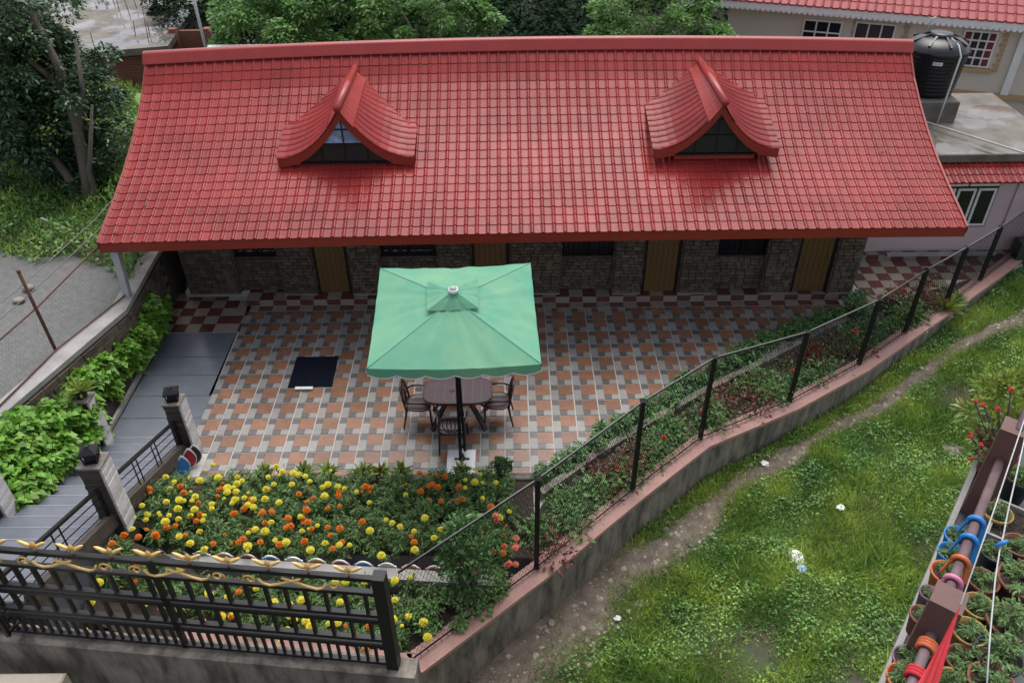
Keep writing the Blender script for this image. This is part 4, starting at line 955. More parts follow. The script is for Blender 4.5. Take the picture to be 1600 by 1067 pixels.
# oval table: moulded top, splayed legs
TX,TY=4.44,.80
t=thing('plastic_table','maroon moulded plastic table under the green umbrella','table',(TX,TY,0))
def sup(a,rx,ry,e): c,s=math.cos(a),math.sin(a); return (rx*math.copysign(abs(c)**e,c),ry*math.copysign(abs(s)**e,s))
b=MB(); pr=[(1.0,-.05),(1.0,-.008),(.985,.0),(.955,.0),(.945,-.004)]; n=44; rx,ry=.625,.37
for f,z in pr:
    for k in range(n):
        x,y=sup(2*math.pi*k/n,rx*f,ry*f,.52); b.v.append((x,y,.72+z))
for i in range(len(pr)-1):
    for k in range(n): b.f.append((i*n+k,i*n+(k+1)%n,(i+1)*n+(k+1)%n,(i+1)*n+k)); b.m.append(0); b.sm.append(False)
b.f.append(tuple(4*n+k for k in range(n))); b.m.append(0); b.sm.append(False); b.build('table_top',M['tabletop'],t)
b=MB()                                                    # moulded ribs and emblem on the top
for x in (-.40,-.24,-.08,.10,.26,.42): b.box(x,-.30,.7165,x+.008,.30,.7195)
for y in (-.18,.0,.17): b.box(-.50,y,.7160,.52,y+.007,.7190)
for k in range(7): a=.9*k; b.tube([(-.10+.05*math.cos(a),-.02+.05*math.sin(a),.719),(-.10+.02*math.cos(a+1),-.02+.02*math.sin(a+1),.722)],.006,4)
b.build('moulded_ribs',M['tabletop2'],t)
b=MB(); b.box(-.30,-.14,.56,.30,.14,.665); b.build('under_frame',M['plastic'],t)
for sx in(-1,1):
    for sy in(-1,1):
        b=MB(); b.beam((sx*.16,sy*.08,.64),(sx*.49,sy*.29,.0),.085,.05); b.build('leg',M['plastic'],t)
def chair(x,y,rz,label,proto=[]):
    if proto:
        o=dup(proto[0]); o.location=(x,y,0); o.rotation_euler=(0,0,rz); o['label']=label; return o
    t=thing('plastic_chair',label,'chair',(x,y,0),rz,'maroon plastic chairs round the table'); proto.append(t)
    pl=M['plastic']; b=MB(); n=24
    for f,z in((.96,.405),(1.,.425),(.97,.44),(.85,.43),(.5,.424)):
        for k in range(n): xx,yy=sup(2*math.pi*k/n,.235*f,.225*f,.6); b.v.append((xx,yy,z))
    for i in range(4):
        for k in range(n): b.f.append((i*n+k,i*n+(k+1)%n,(i+1)*n+(k+1)%n,(i+1)*n+k)); b.m.append(0); b.sm.append(True)
    b.f.append(tuple(4*n+k for k in range(n))); b.m.append(0); b.sm.append(True); b.build('seat',pl,t)
    for sx in(-1,1):
        b=MB(); b.tube([(sx*.245,.235,0),(sx*.235,.22,.25),(sx*.235,.215,.43),(sx*.25,.16,.60),(sx*.255,.0,.635),(sx*.25,-.14,.63),(sx*.225,-.22,.60)],[.016,.02,.02,.02,.022,.02,.016],6); b.build('front_leg_and_arm',pl,t)
        b=MB(); b.tube([(sx*.235,-.29,0),(sx*.225,-.23,.30),(sx*.22,-.215,.45),(sx*.22,-.26,.70),(sx*.16,-.295,.86)],[.015,.02,.02,.018,.016],6); b.build('rear_leg',pl,t)
    b=MB(); b.tube([(-.19,-.28,.80),(-.15,-.297,.865),(-.06,-.305,.89),(.06,-.305,.89),(.15,-.297,.865),(.19,-.28,.80)],.018,6)
    for k in range(5):                                    # fan of slats in the backrest
        u=-1+k*.5; b.tube([(u*.06,-.225,.46),(u*.15,-.262,.66),(u*.12,-.297,.87)],.010,5)
    b.tube([(-.2,-.235,.56),(0,-.25,.55),(.2,-.235,.56)],.012,5); b.build('backrest',pl,t)
    b=MB(); b.tube([(-.22,-.2,.41),(.22,-.2,.41)],.018,5); b.tube([(-.22,.2,.41),(.22,.2,.41)],.018,5); b.build('seat_rail',pl,t)
    return t
chair(3.72,.80,R(-90),'maroon plastic chair at the left end of the table')
chair(5.14,.83,R(90),'maroon plastic chair at the right end of the table')
chair(4.36,.17,R(0),'maroon plastic chair on the flower-bed side of the table')
chair(4.38,1.42,R(180),'maroon plastic chair on the house side, mostly hidden by the umbrella')

# ------------------------------------------------------------------ hedge and side bed plants
kb=MB(); kp=[at(x,y,.10) for x,y in((845,772),(930,712),(1020,657),(1110,607),(1200,562),(1290,515),(1325,500))]
for a_,e_ in zip(kp,kp[1:]): kb.beam((a_.x,a_.y,.06),(e_.x,e_.y,.06),.13,.20)
tag(kb.build('hedge_kerb',M['concrete']),'weathered concrete kerb running diagonally beside the green hedge','kerb')
HM=[crown_mesh('hedge_shrub',620,(.15,.15,.16),11,.09,.07,M['leaf_hedge'],up=True,asp=.5) for _ in range(4)]
hl=[(5.98,-.74),(7.70,.68),(9.40,2.00),(11.45,3.36),(12.70,4.05)]; k_=0; segs=[]
for (x0,y0),(x1,y1) in zip(hl,hl[1:]):
    n=int(math.hypot(x1-x0,y1-y0)/.33)
    for i in range(n): segs.append((x0+(x1-x0)*i/n,y0+(y1-y0)*i/n))
segs+=[(12.95,4.12)]
for i,(x,y) in enumerate(segs):
    s=random.uniform(.85,1.15)*(1.35 if i==len(segs)-1 else 1); o=ob('hedge_shrub',random.choice(HM),None,(x+random.uniform(-.04,.04),y+random.uniform(-.04,.04),.16*s),random.uniform(0,6)); o.scale=(s,s,s)
    f=i/(len(segs)-1); lab=['by the marigold bed','at the widest patio part','mid patio edge','where the patio narrows','by the house corner'][min(4,int(f*5))]
    tag(o,'low dark green hedge shrub '+lab,'shrub','hedge shrubs along the diagonal patio edge')
def small(n,r,h,size,m,asp): 
    P=rng.normal(size=(n,3))*np.array([r,r,h]); P[:,2]=np.abs(P[:,2]); V,F=up_leaves(P,P+rng.normal(size=(n,3))*.05,size*rng.uniform(.6,1.3,n),asp); return fast('bed_plant',V,F,m)
SPk=[('red',[small(130,.09,.12,.06,M['leaf_red'],.5) for _ in range(3)],'red-brown bedding plant'),('green',[small(120,.09,.10,.065,M['leaf_low'],.6) for _ in range(3)],'bright green bedding plant'),('dark',[small(150,.10,.13,.05,M['leaf_hedge'],.4) for _ in range(3)],'dark green bedding plant')]
def bedloc(x):
    return 'near the gold fence' if x<7 else 'by the second post' if x<8.4 else 'by the coping bend' if x<10.2 else 'by the middle posts' if x<12 else 'near the checkered walk' 
cnt=0
bst_=MB()
for a_ in range(4): bst_.tube([(0,0,-.01),(.05*math.cos(a_*1.6),.05*math.sin(a_*1.6),.12)],[.006,.003],4,caps=False)
bst=bst_.mesh('bedding_plant',M['leaf_low'])
for k in range(1200):
    x=random.uniform(5.7,15.3); y=random.uniform(-2.4,5)
    if not inside(x,y,bed) or cnt>=125 or min(math.hypot(x-a_.x-(e_.x-a_.x)*t_/8,y-a_.y-(e_.y-a_.y)*t_/8) for a_,e_ in zip(kp,kp[1:]) for t_ in range(9))<.26: continue
    kind=random.choices([0,1,2],[.55,.27,.18])[0] if math.sin(x*1.3)*math.cos(y*2)>-.3 else random.choice([1,2])
    o=ob('bedding_plant',bst,None,(x,y,.03),random.uniform(0,6)); s=random.uniform(.8,1.7); o.scale=(s,s,s); ob('foliage',random.choice(SPk[kind][1]),o)
    fl=(kind!=1 and random.random()<.10)
    tag(o,SPk[kind][2]+(' with a red bloom' if fl else '')+', side bed, '+bedloc(x),'plant','small plants in the side bed'); cnt+=1
    if fl:
        f=ob('red_flower',flower_mesh(M['fl_r']) if 'frm' not in globals() else frm,o,(0,0,.26)); frm=f.data; f.scale=(.9,.9,.9)
P=np.array([(x,y,.035) for x,y in ((random.uniform(5.7,15.5),random.uniform(-2.5,5.)) for _ in range(60000)) if inside(x,y,bed)][:9000]); D=rng.normal(size=P.shape)
V,F=up_leaves(P,D,.035*rng.uniform(.5,1.3,len(P)),.6,.8); mi=rng.choice([0,1,2],len(F),p=[.35,.35,.3]); o=ob('leaf_litter',fast('leaf_litter',V,F,[M['leaf_red'],M['leaf_low'],M['pebble']],mi),stuff=True); tag(o,'fallen leaves and seedlings scattered over the side bed soil','leaf litter')
for i,(x,y,s) in enumerate(((1420,492,.9),(1478,478,1.25),(1495,470,1.0))):
    q=at(x,y,.15); V,F=rosette(110,.42*s,None,.03,.9); o=ob('spider_plant',fast('spider_plant',V,F,M['leaf_low' if i==2 else 'leaf_yellow']),None,(q.x,q.y,.05)); tag(o,['small arching yellow-green grass clump, left of the larger one beside the checkered walk','largest arching grass clump beside the checkered walk, behind the mesh fence','darker arching grass clump at the right end of the side bed'][i],'plant','arching grass clumps by the walk')
# tall flowering shrub in the near corner of the beds
q=at(715,935,.2); t=thing('flowering_shrub','tall glossy-leaved shrub with salmon blossoms at the corner of the lower bed','shrub',(4.80,-3.02,0))
trunk_mb(1.2,.03,(-.05,.05),6,.35).build('stems',M['trunk'],t)
ob('foliage',crown_mesh('foliage',1500,(.34,.34,.62),26,.16,.10,M['leaf_vine'] if False else M['leaf_hedge'],asp=.5),t,(0,0,.95))
for k in range(14):
    a=random.uniform(0,6.28); f=ob('salmon_flower',(k and fm_) or flower_mesh(M['fl_p']),t,(math.cos(a)*.40+.25,math.sin(a)*.30,random.uniform(.6,1.45))); fm_=f.data; f.rotation_euler=(random.uniform(-.8,.8),random.uniform(-.8,.8),0)
gc=crown_mesh('ground_cover',2600,(.75,.38,.10),22,.16,.055,M['leaf_low'],up=True,asp=.8); o=ob('ground_cover',gc,None,(4.6,-3.25,.15),R(35),stuff=True); tag(o,'round-leaved green ground cover in the corner of the lower bed','ground cover')
# ------------------------------------------------------------------ pink annex on the right, its flat roof and water tank
an=thing('annex_building','pale pink annex with a wet flat roof and a small red tiled awning','building',(16,8,0))
def ap_(o): o.matrix_parent_inverse=Matrix.Translation((-16,-8,0)); return o
ap_(MB().box(13.9,6.46,-.3,17.6,9.9,2.5).build('wall',M['pink'],an))
ap_(MB().box(17.6,6.62,-.3,20.5,6.8,2.30).build('wall',M['pink'],an))
ap_(MB().bbox(13.6,6.28,2.5,17.9,10.05,2.68,.02).build('flat_roof',M['wet'],an))
MX0,MX1=15.16,16.60
wo=ap_(MB().box(MX0,6.42,.80,MX1,6.458,2.16).build('window',M['black'],an))
def wch(mb,nm,mt): return ap_(mb.build(nm,mt,an))
for x0,x1,z0,z1 in ((15.2,15.86,1.86,2.12),(15.9,16.56,1.86,2.12),(15.2,15.62,.84,1.80),(15.67,16.09,.84,1.80),(16.14,16.56,.84,1.80)):
    b=MB(); f=.055
    b.box(x0,6.385,z0,x0+f,6.42,z1); b.box(x1-f,6.385,z0,x1,6.42,z1); b.box(x0+f+.0005,6.385,z0,x1-f-.0005,6.42,z0+f); b.box(x0+f+.0005,6.385,z1-f,x1-f-.0005,6.42,z1); wch(b,'casement',M['white'])
    b=MB(); b.box(x0+f,6.40,z0+f,x1-f,6.412,z1-f); wch(b,'pane',M['glass'])
aw=MB(); n=22
for r_ in range(3):
    for i in range(n):
        x=14.95+i*.16; y0,y1=6.44-.22*(r_+1)+.0,6.44-.22*r_; z0,z1=2.50-.085*(r_+1),2.50-.085*r_
        b=MB(); V=[]; xs=[0,.03,.055,.08,.12,.157]; zz=[.004,.026,.026,.006,0,.004]
        V=[(x+a_,y0-.02,z0+c_+.012) for a_,c_ in zip(xs,zz)]+[(x+a_,y1,z1+c_) for a_,c_ in zip(xs,zz)]+[(x+a_,y0-.018,z0+c_-.014) for a_,c_ in zip(xs,zz)]
        b.add(V,[(k,k+1,7+k,6+k) for k in range(5)]+[(12+k,13+k,k+1,k) for k in range(5)]); ap_(b.build('awning_tile',M['roof'],an))
ap_(MB().box(14.95,5.80,2.205,18.45,5.83,2.24).build('awning_frame',M['fascia'],an))
b=MB(); b.tube([(17.05,6.43,.15),(17.05,6.43,2.5)],.02,6); ap_(b.build('down_pipe',M['pink'],an))
tag(MB().box(14.4,6.20,.13,17.0,6.27,.21).build('white_kerb',M['concrete_lt']),'thin pale ledge along the foot of the pink annex wall','ledge')
q=at(1580,388,.5); tag(MB().bbox(17.4,6.02,.0,18.4,6.35,.55).build('dark_bin',M['potblack']),'dark box against the pink annex wall behind the mesh fence','box')
tc=at(1466,152,3.20); TCX,TCY=tc.x-.02,tc.y+.42
b=MB(); b.bbox(TCX-.95,TCY-.72,2.682,TCX+.42,TCY+.72,3.19,.02); tag(b.build('tank_pedestal',M['wet']),'square cement plinth under the black water tank','plinth')
t=thing('water_tank','large black ribbed plastic water tank standing on the flat roof','tank',(TCX-.10,TCY+.05,3.20))
pr=[(.0,0),(.56,0),(.60,.03)]
for k in range(10): z=.06+k*.088; r_=.60+.008*k; pr+=[(r_,z),(r_+.012,z+.03),(r_+.012,z+.055),(r_,z+.085)]
pr+=[(.70,.97),(.715,1.0),(.70,1.05),(.60,1.16),(.45,1.25),(.25,1.29),(.23,1.29)]
MB().lathe(pr,36).build('body',M['tank'],t)
MB().lathe([(.25,1.285),(.25,1.34),(.22,1.36),(0,1.365)],24).build('lid',M['tank'],t)
b=MB()
for k in range(8): a=k*math.pi/4; b.beam((math.cos(a)*.27,math.sin(a)*.27,1.31),(math.cos(a)*.62,math.sin(a)*.62,1.17),.05,.035)
b.build('dome_rib',M['tank'],t)
b=MB(); 
for k in range(4): a0=R(-118+k*4.2); a1=R(-118+(k+1)*4.2); b.add([(.71*math.cos(a0),.71*math.sin(a0),.80),(.71*math.cos(a1),.71*math.sin(a1),.80),(.715*math.cos(a1),.715*math.sin(a1),.88),(.715*math.cos(a0),.715*math.sin(a0),.88)],[(0,1,2,3)])
b.build('brand_label',M['white'],t)
b=MB()
for k in range(6): a0=R(-116.5+k*2.3); a1=a0+R(1.2); b.add([(.716*math.cos(a0),.716*math.sin(a0),.82),(.716*math.cos(a1),.716*math.sin(a1),.82),(.72*math.cos(a1),.72*math.sin(a1),.86),(.72*math.cos(a0),.72*math.sin(a0),.86)],[(0,1,2,3)])
b.build('label_print',M['greypost'],t)
b=MB(); b.tube([(-.1,.3,1.30),(.1,-.05,1.33),(.20,-.50,1.20),(.22,-.70,1.02),(.10,-.85,.0),(.05,-.9,-.50)],.022,6); b.build('overflow_pipe',M['rope'],t)
b=MB(); b.tube([(-.25,.2,1.3),(-.25,.2,1.62),(-.15,.2,1.64)],.022,6); b.build('vent_pipe',M['rope'],t)
b=MB(); b.tube([at(1447,191,2.80),at(1520,214,2.80),at(1600,239,2.80),at(1680,262,2.80)],.024,6); tag(b.build('roof_pipe',M['rope']),'pale water pipe running diagonally across the wet flat roof','pipe')

# ------------------------------------------------------------------ beige house behind
bh=thing('beige_house','beige house behind the water tank with white windows and a scalloped white eave','house')
A=Vector((11.68,15.35,0)); B=Vector((19.6,12.4,0)); U=(B-A).normalized(); Nn=Vector((-U.y,U.x,0))      # Nn points away from the camera
ZE=3.6; WP=A+Nn*.55
def wl(x,y):                                             # pixel -> (length along wall, height) on the wall plane
    d=ray(x,y); t_=(WP-CAM).dot(Nn)/d.dot(Nn); q=CAM+d*t_; return ((q-WP).dot(U),q.z)
def bq(l,n,z): return A+U*l+Nn*n+Vector((0,0,z))
def bbx(mb,l0,l1,n0,n1,z0,z1,m=0):
    mb.add([bq(l0,n0,z0),bq(l1,n0,z0),bq(l1,n1,z0),bq(l0,n1,z0),bq(l0,n0,z1),bq(l1,n0,z1),bq(l1,n1,z1),bq(l0,n1,z1)],[(0,3,2,1),(4,5,6,7),(0,1,5,4),(1,2,6,5),(2,3,7,6),(3,0,4,7)],m); return mb
l0=wl(1133,60)[0]
bbx(MB(),l0,14,.55,6,-1.5,ZE-.05).build('wall',M['beige'],bh)
bbx(MB(),-1.,14,-.02,.02,ZE-.02,ZE+.14).build('fascia',M['white'],bh)
sc=MB()
for k in range(100):
    l=-1+k*.15; v=[bq(l,-.03,ZE-.02),bq(l+.15,-.03,ZE-.02),bq(l+.13,-.03,ZE-.09),bq(l+.075,-.03,ZE-.12),bq(l+.02,-.03,ZE-.09)]; sc.add(v,[(0,1,2,3,4)])
sc.build('scalloped_trim',M['white'],bh)
rb=MB(); wv=.24; nr_=12
for r_ in range(nr_):
    for k in range(62):
        l=-1+k*wv; n0,n1=r_*.34,(r_+1)*.34; z0,z1=ZE+.13+n0*.42,ZE+.13+n1*.42; xs=[0,.05,.09,.24]; zz=[0,.035,.0,.0]
        V=[bq(l+a_,n0-.05,z0+c_+.02) for a_,c_ in zip(xs,zz)]+[bq(l+a_,n1-.05,z1+c_) for a_,c_ in zip(xs,zz)]+[bq(l+a_,n0-.05,z0+c_-.02) for a_,c_ in zip(xs,zz)]
        rb.add(V,[(i,i+1,5+i,4+i) for i in range(3)]+[(8+i,9+i,1+i,i) for i in range(3)])
rb.build('roof_tiles',M['redroof2'],bh,stuff=True)
bbx(MB(),-1,14,.0,.6,ZE-.06,ZE-.045).build('soffit',M['white'],bh)
def bwin(px0,py0,px1,py1,cols,rows,tint,name='window',zlow=None):
    a0,zt=wl(px0,py0); a1,_=wl(px1,py0+ (px1-px0)*.085); zb=wl(px0,py1)[1] if zlow is None else zlow
    bbx(MB(),a0,a1,.50,.549,zb,zt).build(name,M['white'],bh)
    cw=(a1-a0-.05)/cols; rh=(zt-zb-.05)/rows
    for i in range(cols):
        for j in range(rows):
            bbx(MB(),a0+.05+i*cw,a0+i*cw+cw,.485,.499,zb+.05+j*rh,zb+j*rh+rh).build('pane',M['curtain'] if tint and (i in(0,3)) else M['glass'],bh)
    return a0,a1,zb,zt
bwin(1257,29,1318,100,3,4,False)
a0,a1,zb,zt=bwin(1338,33,1402,110,3,1,False)
a0,a1,zb,zt=bwin(1508,46,1562,103,4,4,True)
for (p,q_) in ((1328,1334),(1408,1414),(1566,1574)):
    la=wl(p,60)[0]; 
    for k in range(12):
        bbx(MB(),la+(.0 if k%2 else .05),la+.16,.515,.548,zb-.1+k*.14,zb-.1+k*.14+.10).build('quoin',M['tan'],bh)
bbx(MB(),a0-.1,a1+.12,.44,.548,zb-.12,zb-.02).build('sill',M['tan'],bh)
lz=wl(1480,138)[1]; bbx(MB(),l0+3,14,.40,.548,lz-.12,lz).build('plinth_band',M['tan'],bh)
bbx(MB(),a1+.55,a1+.75,.45,.549,lz,ZE-.1).build('pilaster',M['white'],bh)

# ------------------------------------------------------------------ unfinished brick building, upper left
bk=thing('brick_building','unfinished brick building with a wet flat slab roof behind the big tree','building')
K=Vector((-4.48,13.67,0)); FU=Vector((-.965,-.26,0)).normalized(); RU=Vector((-.13,.99,0)).normalized()
def kq(f,r_,z): return K+FU*f+RU*r_+Vector((0,0,z))
def kb_(mb,f0,f1,r0,r1,z0,z1): mb.add([kq(f0,r0,z0),kq(f1,r0,z0),kq(f1,r1,z0),kq(f0,r1,z0),kq(f0,r0,z1),kq(f1,r0,z1),kq(f1,r1,z1),kq(f0,r1,z1)],[(0,3,2,1),(4,5,6,7),(0,1,5,4),(1,2,6,5),(2,3,7,6),(3,0,4,7)]); return mb
kb_(MB(),0,9,0,10,2.82,3.0).build('flat_roof',M['wet'],bk)
kb_(MB(),.3,8.8,.3,9.5,-1.2,2.819).build('wall_core',M['mortar'],bk)
kk=MB(); 
for r_ in range(46):
    for k in range(24): f=.28+k*.225+(.11 if r_%2 else 0); kb_(kk,f,f+.213,.27-.01*random.random(),.31,-.6+r_*.075,-.6+r_*.075+.066)
    for k in range(8): f=.28+k*.225+(.11 if r_%2 else 0); kb_(kk,.27,.31,f,f+.213,-.6+r_*.075,-.6+r_*.075+.066)
kk.build('bricks',M['brick'],bk,stuff=True)
for k in range(14):
    f,r_=random.uniform(.3,2.8),random.uniform(.4,6); b=MB(); b.tube([kq(f,r_,3.0),kq(f+random.uniform(-.05,.05),r_,3.0+random.uniform(.35,.7))],.012,4); b.build('rebar',M['rust'],bk)
b=MB(); q=aty(326,78,13.2); b.tube([(q.x,13.2,-1),(q.x-.12,13.2,q.z+3)],.045,8); tag(b.build('steel_pole',M['greypost']),'thin grey steel pole beside the unfinished brick building','pole')
t=thing('brick_parapet','short terracotta brick parapet and column beside the unfinished building','wall')
q=aty(305,60,15.0)
for k in range(2): b=MB(); b.beam((q.x-.55+k*1.0,15,-.5),(q.x-.62+k*1.05,15,q.z+.30),.22,.22,up=(0,1,0)); b.build('column',M['brick'],t)
b=MB(); b.box(q.x-.45,15,q.z-.9,q.x+.45,15.12,q.z+.22); b.build('panel',M['terracotta'],t)
b=MB(); b.bbox(-2.9,11.2,-1,-.4,12.6,aty(385,80,12).z,.02); tag(b.build('white_roof_slab',M['white']),'sliver of a white roof just behind the red ridge on the left','roof')

# ------------------------------------------------------------------ trees
def tree(name,label,pos,h,r,crown,n,clumps,cr,leaf,size,lean=(0,0),group=None,cz=None,up=False,branches=6,asp=.5):
    t=thing(name,label,'tree',pos,0,group); trunk_mb(h,r,lean,branches,crown[0]*.6).build('trunk',M['trunk'],t)
    ob('crown',crown_mesh('crown',n,crown,clumps,cr,size,leaf,up=up,asp=asp),t,(lean[0],lean[1],cz if cz else h)); return t
q=aty(60,160,8.0); big=thing('glossy_leaved_tree','large dark glossy-leaved tree at the upper left, beside the red roof','tree',(-4.4,6.75,1.35))
b=MB()
for pts,r_ in (([(0,0,-.3),(.05,.2,.8),(.1,.4,1.8),(.0,.7,3.0),(-.4,1.0,4.4)],[.17,.14,.12,.10,.05]),([(-.15,.05,-.3),(-.45,.3,.7),(-1.1,.7,1.6),(-1.7,1.,2.6)],[.12,.10,.08,.04]),([(.08,.35,1.5),(.4,.6,2.6),(.45,.9,3.6)],[.08,.06,.03]),([(0,.6,2.6),(-.9,.9,3.4),(-1.8,1.,4.0)],[.08,.05,.02]),([(.25,-.05,-.2),(.2,.1,.9),(.55,.5,2.3)],[.09,.07,.03])): b.tube(pts,r_,8)
b.build('trunk',M['trunk'],big)
cp=Vector(q)-big.location
p_,d_=crown_pts(80000,(1.9,1.65,3.1),300,.36,seed_shell=.25); V,F=up_leaves(p_,d_+rng.normal(size=p_.shape)*.6,.125*rng.uniform(.6,1.25,len(p_)),.5,.8); ob('crown',fast('crown',V,F,M['leaf_dark']),big,cp)
p_,d_=crown_pts(900,(1.7,1.5,2.0),60,.4,seed_shell=.3); V,F=up_leaves(p_,d_,.11*rng.uniform(.6,1.25,len(p_)),.5,.8); ob('yellow_leaf',fast('yellow_leaf',V,F,M['leaf_yellow']),big,cp,stuff=True)
bt=[(420,60,13.0,(1.45,1.3,1.5),'round mid-green tree behind the ridge, left of the first dormer'),(500,45,14.0,(1.5,1.3,1.7),'broad mid-green tree behind the first dormer'),(650,40,13.6,(1.55,1.3,1.8),'tall mid-green tree behind the ridge, right of the first dormer'),(740,60,13.2,(.85,.8,1.0),'small pale-leaved tree next to the dark woodland gap'),(1020,45,13.0,(1.75,1.4,1.7),'bright green bushy tree in front of the beige house corner'),(1112,70,12.4,(.6,.5,.5),'small yellow-green bush at the foot of the beige house corner'),(590,10,17,(1.8,1.5,2.),'darker tree rising between the two mid-green trees'),(330,40,17,(1.9,1.5,2.),'dark tree right of the steel pole')]
for i,(x,y,Y,cr_,lab) in enumerate(bt):
    q=aty(x,y,Y); h=q.z+1.2; dk=i in(6,7); tree('background_tree',lab,(q.x,Y,-1.2),h,.14,cr_,int(9000*cr_[0]),int(42*cr_[0]),.36 if i not in(3,5) else .25,M['leaf_back' if not dk else 'leaf_forest'],.135,group='trees behind the red roof',up=True)
# far woodland: reads as one dark mass
n=190000; X=rng.uniform(-30,24,n); Y=rng.uniform(18,40,n); cc=rng.uniform(size=(560,3))*np.array([54,22,0])+np.array([-30,18,0]); kx=rng.integers(0,560,n); rr=rng.uniform(1.0,2.4,560)[kx][:,None]; d=sph(n); d[:,2]=np.abs(d[:,2]); hh=rng.uniform(.2,2.6,560)[kx]
P=cc[kx]+d*rr*np.array([1,1,1.1])*rng.uniform(.8,1.05,(n,1)); P[:,2]+=hh-1.0+np.maximum(0,P[:,1]-22)*.12
keep=~((P[:,0]>9.5)&(P[:,1]<26)); P=P[keep]; d=d[keep]; V,F=up_leaves(P,d,.23*rng.uniform(.5,1.3,len(P)),.55,.9)
o=ob('woodland',fast('woodland',V,F,M['leaf_forest']),stuff=True); tag(o,'dark dense woodland far behind the house','woodland')
# banana plant by the brick wall
t=thing('banana_plant','banana plant with broad leaves between the big tree and the red roof','plant',(-3.6,9.6,1.2))
b=MB(); b.tube([(0,0,-1),(0,0,1.4)],[.10,.06],8); b.build('stem',M['leaf_low'],t)
for k,(a,L_,e) in enumerate(((80,1.5,75),(200,1.3,10),(300,1.4,-5),(20,1.2,25),(130,1.2,40))):
    b=MB(); n=9; 
    for i in range(n+1):
        u=i/n; x=math.cos(R(e))*u*L_; z=1.3+math.sin(R(e))*u*L_-.5*u*u*L_*math.cos(R(e)); w_=.20*math.sin(math.pi*min(1,u*.93+.05))**.6; dx,dy=math.cos(R(a)),math.sin(R(a))
        b.v+=[(dx*x-dy*w_,dy*x+dx*w_,z-.04),(dx*x,dy*x,z+.02),(dx*x+dy*w_,dy*x-dx*w_,z-.04)]
    for i in range(n):
        for j in range(2): b.f.append((i*3+j,i*3+3+j,i*3+4+j,i*3+1+j)); b.m.append(0); b.sm.append(True)
    b.build('leaf',M['leaf_vine'],t)
# climbing vine over the retaining wall: two separate masses
def vine(label,blobs,n,bas):
    P=[];D=[]
    tot=sum(b_[3] for b_ in blobs)
    for (x,y,z,w_,r_) in blobs:
        k=int(n*w_/tot); q=at(x,y,z); d=sph(k); d[:,2]=np.where(rng.random(k)<.75,np.abs(d[:,2]),d[:,2]); lump=1+.25*np.sin(d[:,0]*7+x)*np.cos(d[:,1]*6+y)
        P.append(np.array([q.x,q.y,q.z])+d*np.array(r_)*(rng.uniform(.72,1.06,(k,1)))*lump[:,None]); D.append(d)
    P=np.concatenate(P);D=np.concatenate(D); V,F=up_leaves(P,D+np.array([.4,-.3,-.3]),.125*rng.uniform(.55,1.25,len(P)),.85,.55)
    o=ob('climbing_vine',fast('climbing_vine',V,F,M['leaf_vine']),group='vines over the retaining wall'); tag(o,label,'vine'); o['group']='vines over the retaining wall'
vine('bright green heart-leaved vine mass on the upper retaining wall, below the white porch post',[(222,490,.75,1.1,(.36,.36,.38)),(200,525,.70,1.1,(.40,.42,.34)),(175,555,.65,1.1,(.40,.42,.34)),(145,580,.75,1,(.38,.40,.34)),(125,600,.9,.6,(.28,.28,.26)),(235,520,.45,.6,(.22,.36,.28)),(165,605,.35,.6,(.28,.38,.28)),(205,560,.35,.8,(.28,.42,.30)),(245,485,.35,.6,(.22,.36,.30)),(120,640,.55,.7,(.34,.36,.34))],6000,0)
vine('bright green heart-leaved vine mass lower down, beside the stairs',[(110,650,.95,1.1,(.38,.38,.34)),(70,670,1.05,1.2,(.45,.45,.38)),(30,690,1.15,1.2,(.50,.48,.40)),(-10,720,1.2,1,(.45,.5,.40)),(80,720,.85,1.1,(.42,.45,.40)),(40,750,.95,1.1,(.42,.45,.36)),(125,690,.6,.8,(.28,.34,.34)),(20,790,1.0,.7,(.30,.35,.28)),(135,665,.45,.8,(.30,.36,.34))],6500,0)
# tall weeds on the bank beyond the road
n=60000; X=rng.uniform(-14,-2.3,n); Y=rng.uniform(3.0,13,n); e=4.75+.25*np.sin(X*1.7)+np.where(X<-4,0,-(X+4)*.9); keep=(Y>e+rng.uniform(-.1,.25,n)); X=X[keep];Y=Y[keep]; n=len(X)
lump=.5+.5*np.sin(X*2.3+Y)*np.cos(Y*1.9-X*.7); Z=np.array([bz(x,y) for x,y in zip(X,Y)])+rng.uniform(0,1,n)*(.10+.45*lump)
P=np.stack([X,Y,Z],1); V,F=up_leaves(P,rng.normal(size=(n,3)),.11*rng.uniform(.5,1.3,n),.55,.8); V2,F2=leaves(P[:22000],np.stack([rng.normal(size=22000)*.4,rng.normal(size=22000)*.4,np.ones(22000)],1),.22*rng.uniform(.5,1.3,22000),.09,.05)
o=ob('bank_weeds',fast('bank_weeds',np.concatenate([V,V2]),np.concatenate([F,F2+len(V)]),[M['weed'],M['grass']],np.concatenate([np.zeros(len(F)),np.ones(len(F2))])),stuff=True); tag(o,'lush weeds and grass on the bank beyond the gravel road','weeds')
for i,(x,y) in enumerate(((102,370),(45,452),(30,470))):
    q=at(x,y,1.3); b=MB(); b.lathe([(0,-.02),(.11,0),(.13,.05),(.09,.11),(0,.13)],9); o=b.build('rock',M['pebble'],None,loc=(q.x,q.y,1.3)); o.scale=(1,.8,1-.25*i); tag(o,['pale rock at the grass edge of the gravel road','grey stone on the gravel road by the rusty post','small flat stone on the gravel road'][i],'rock')

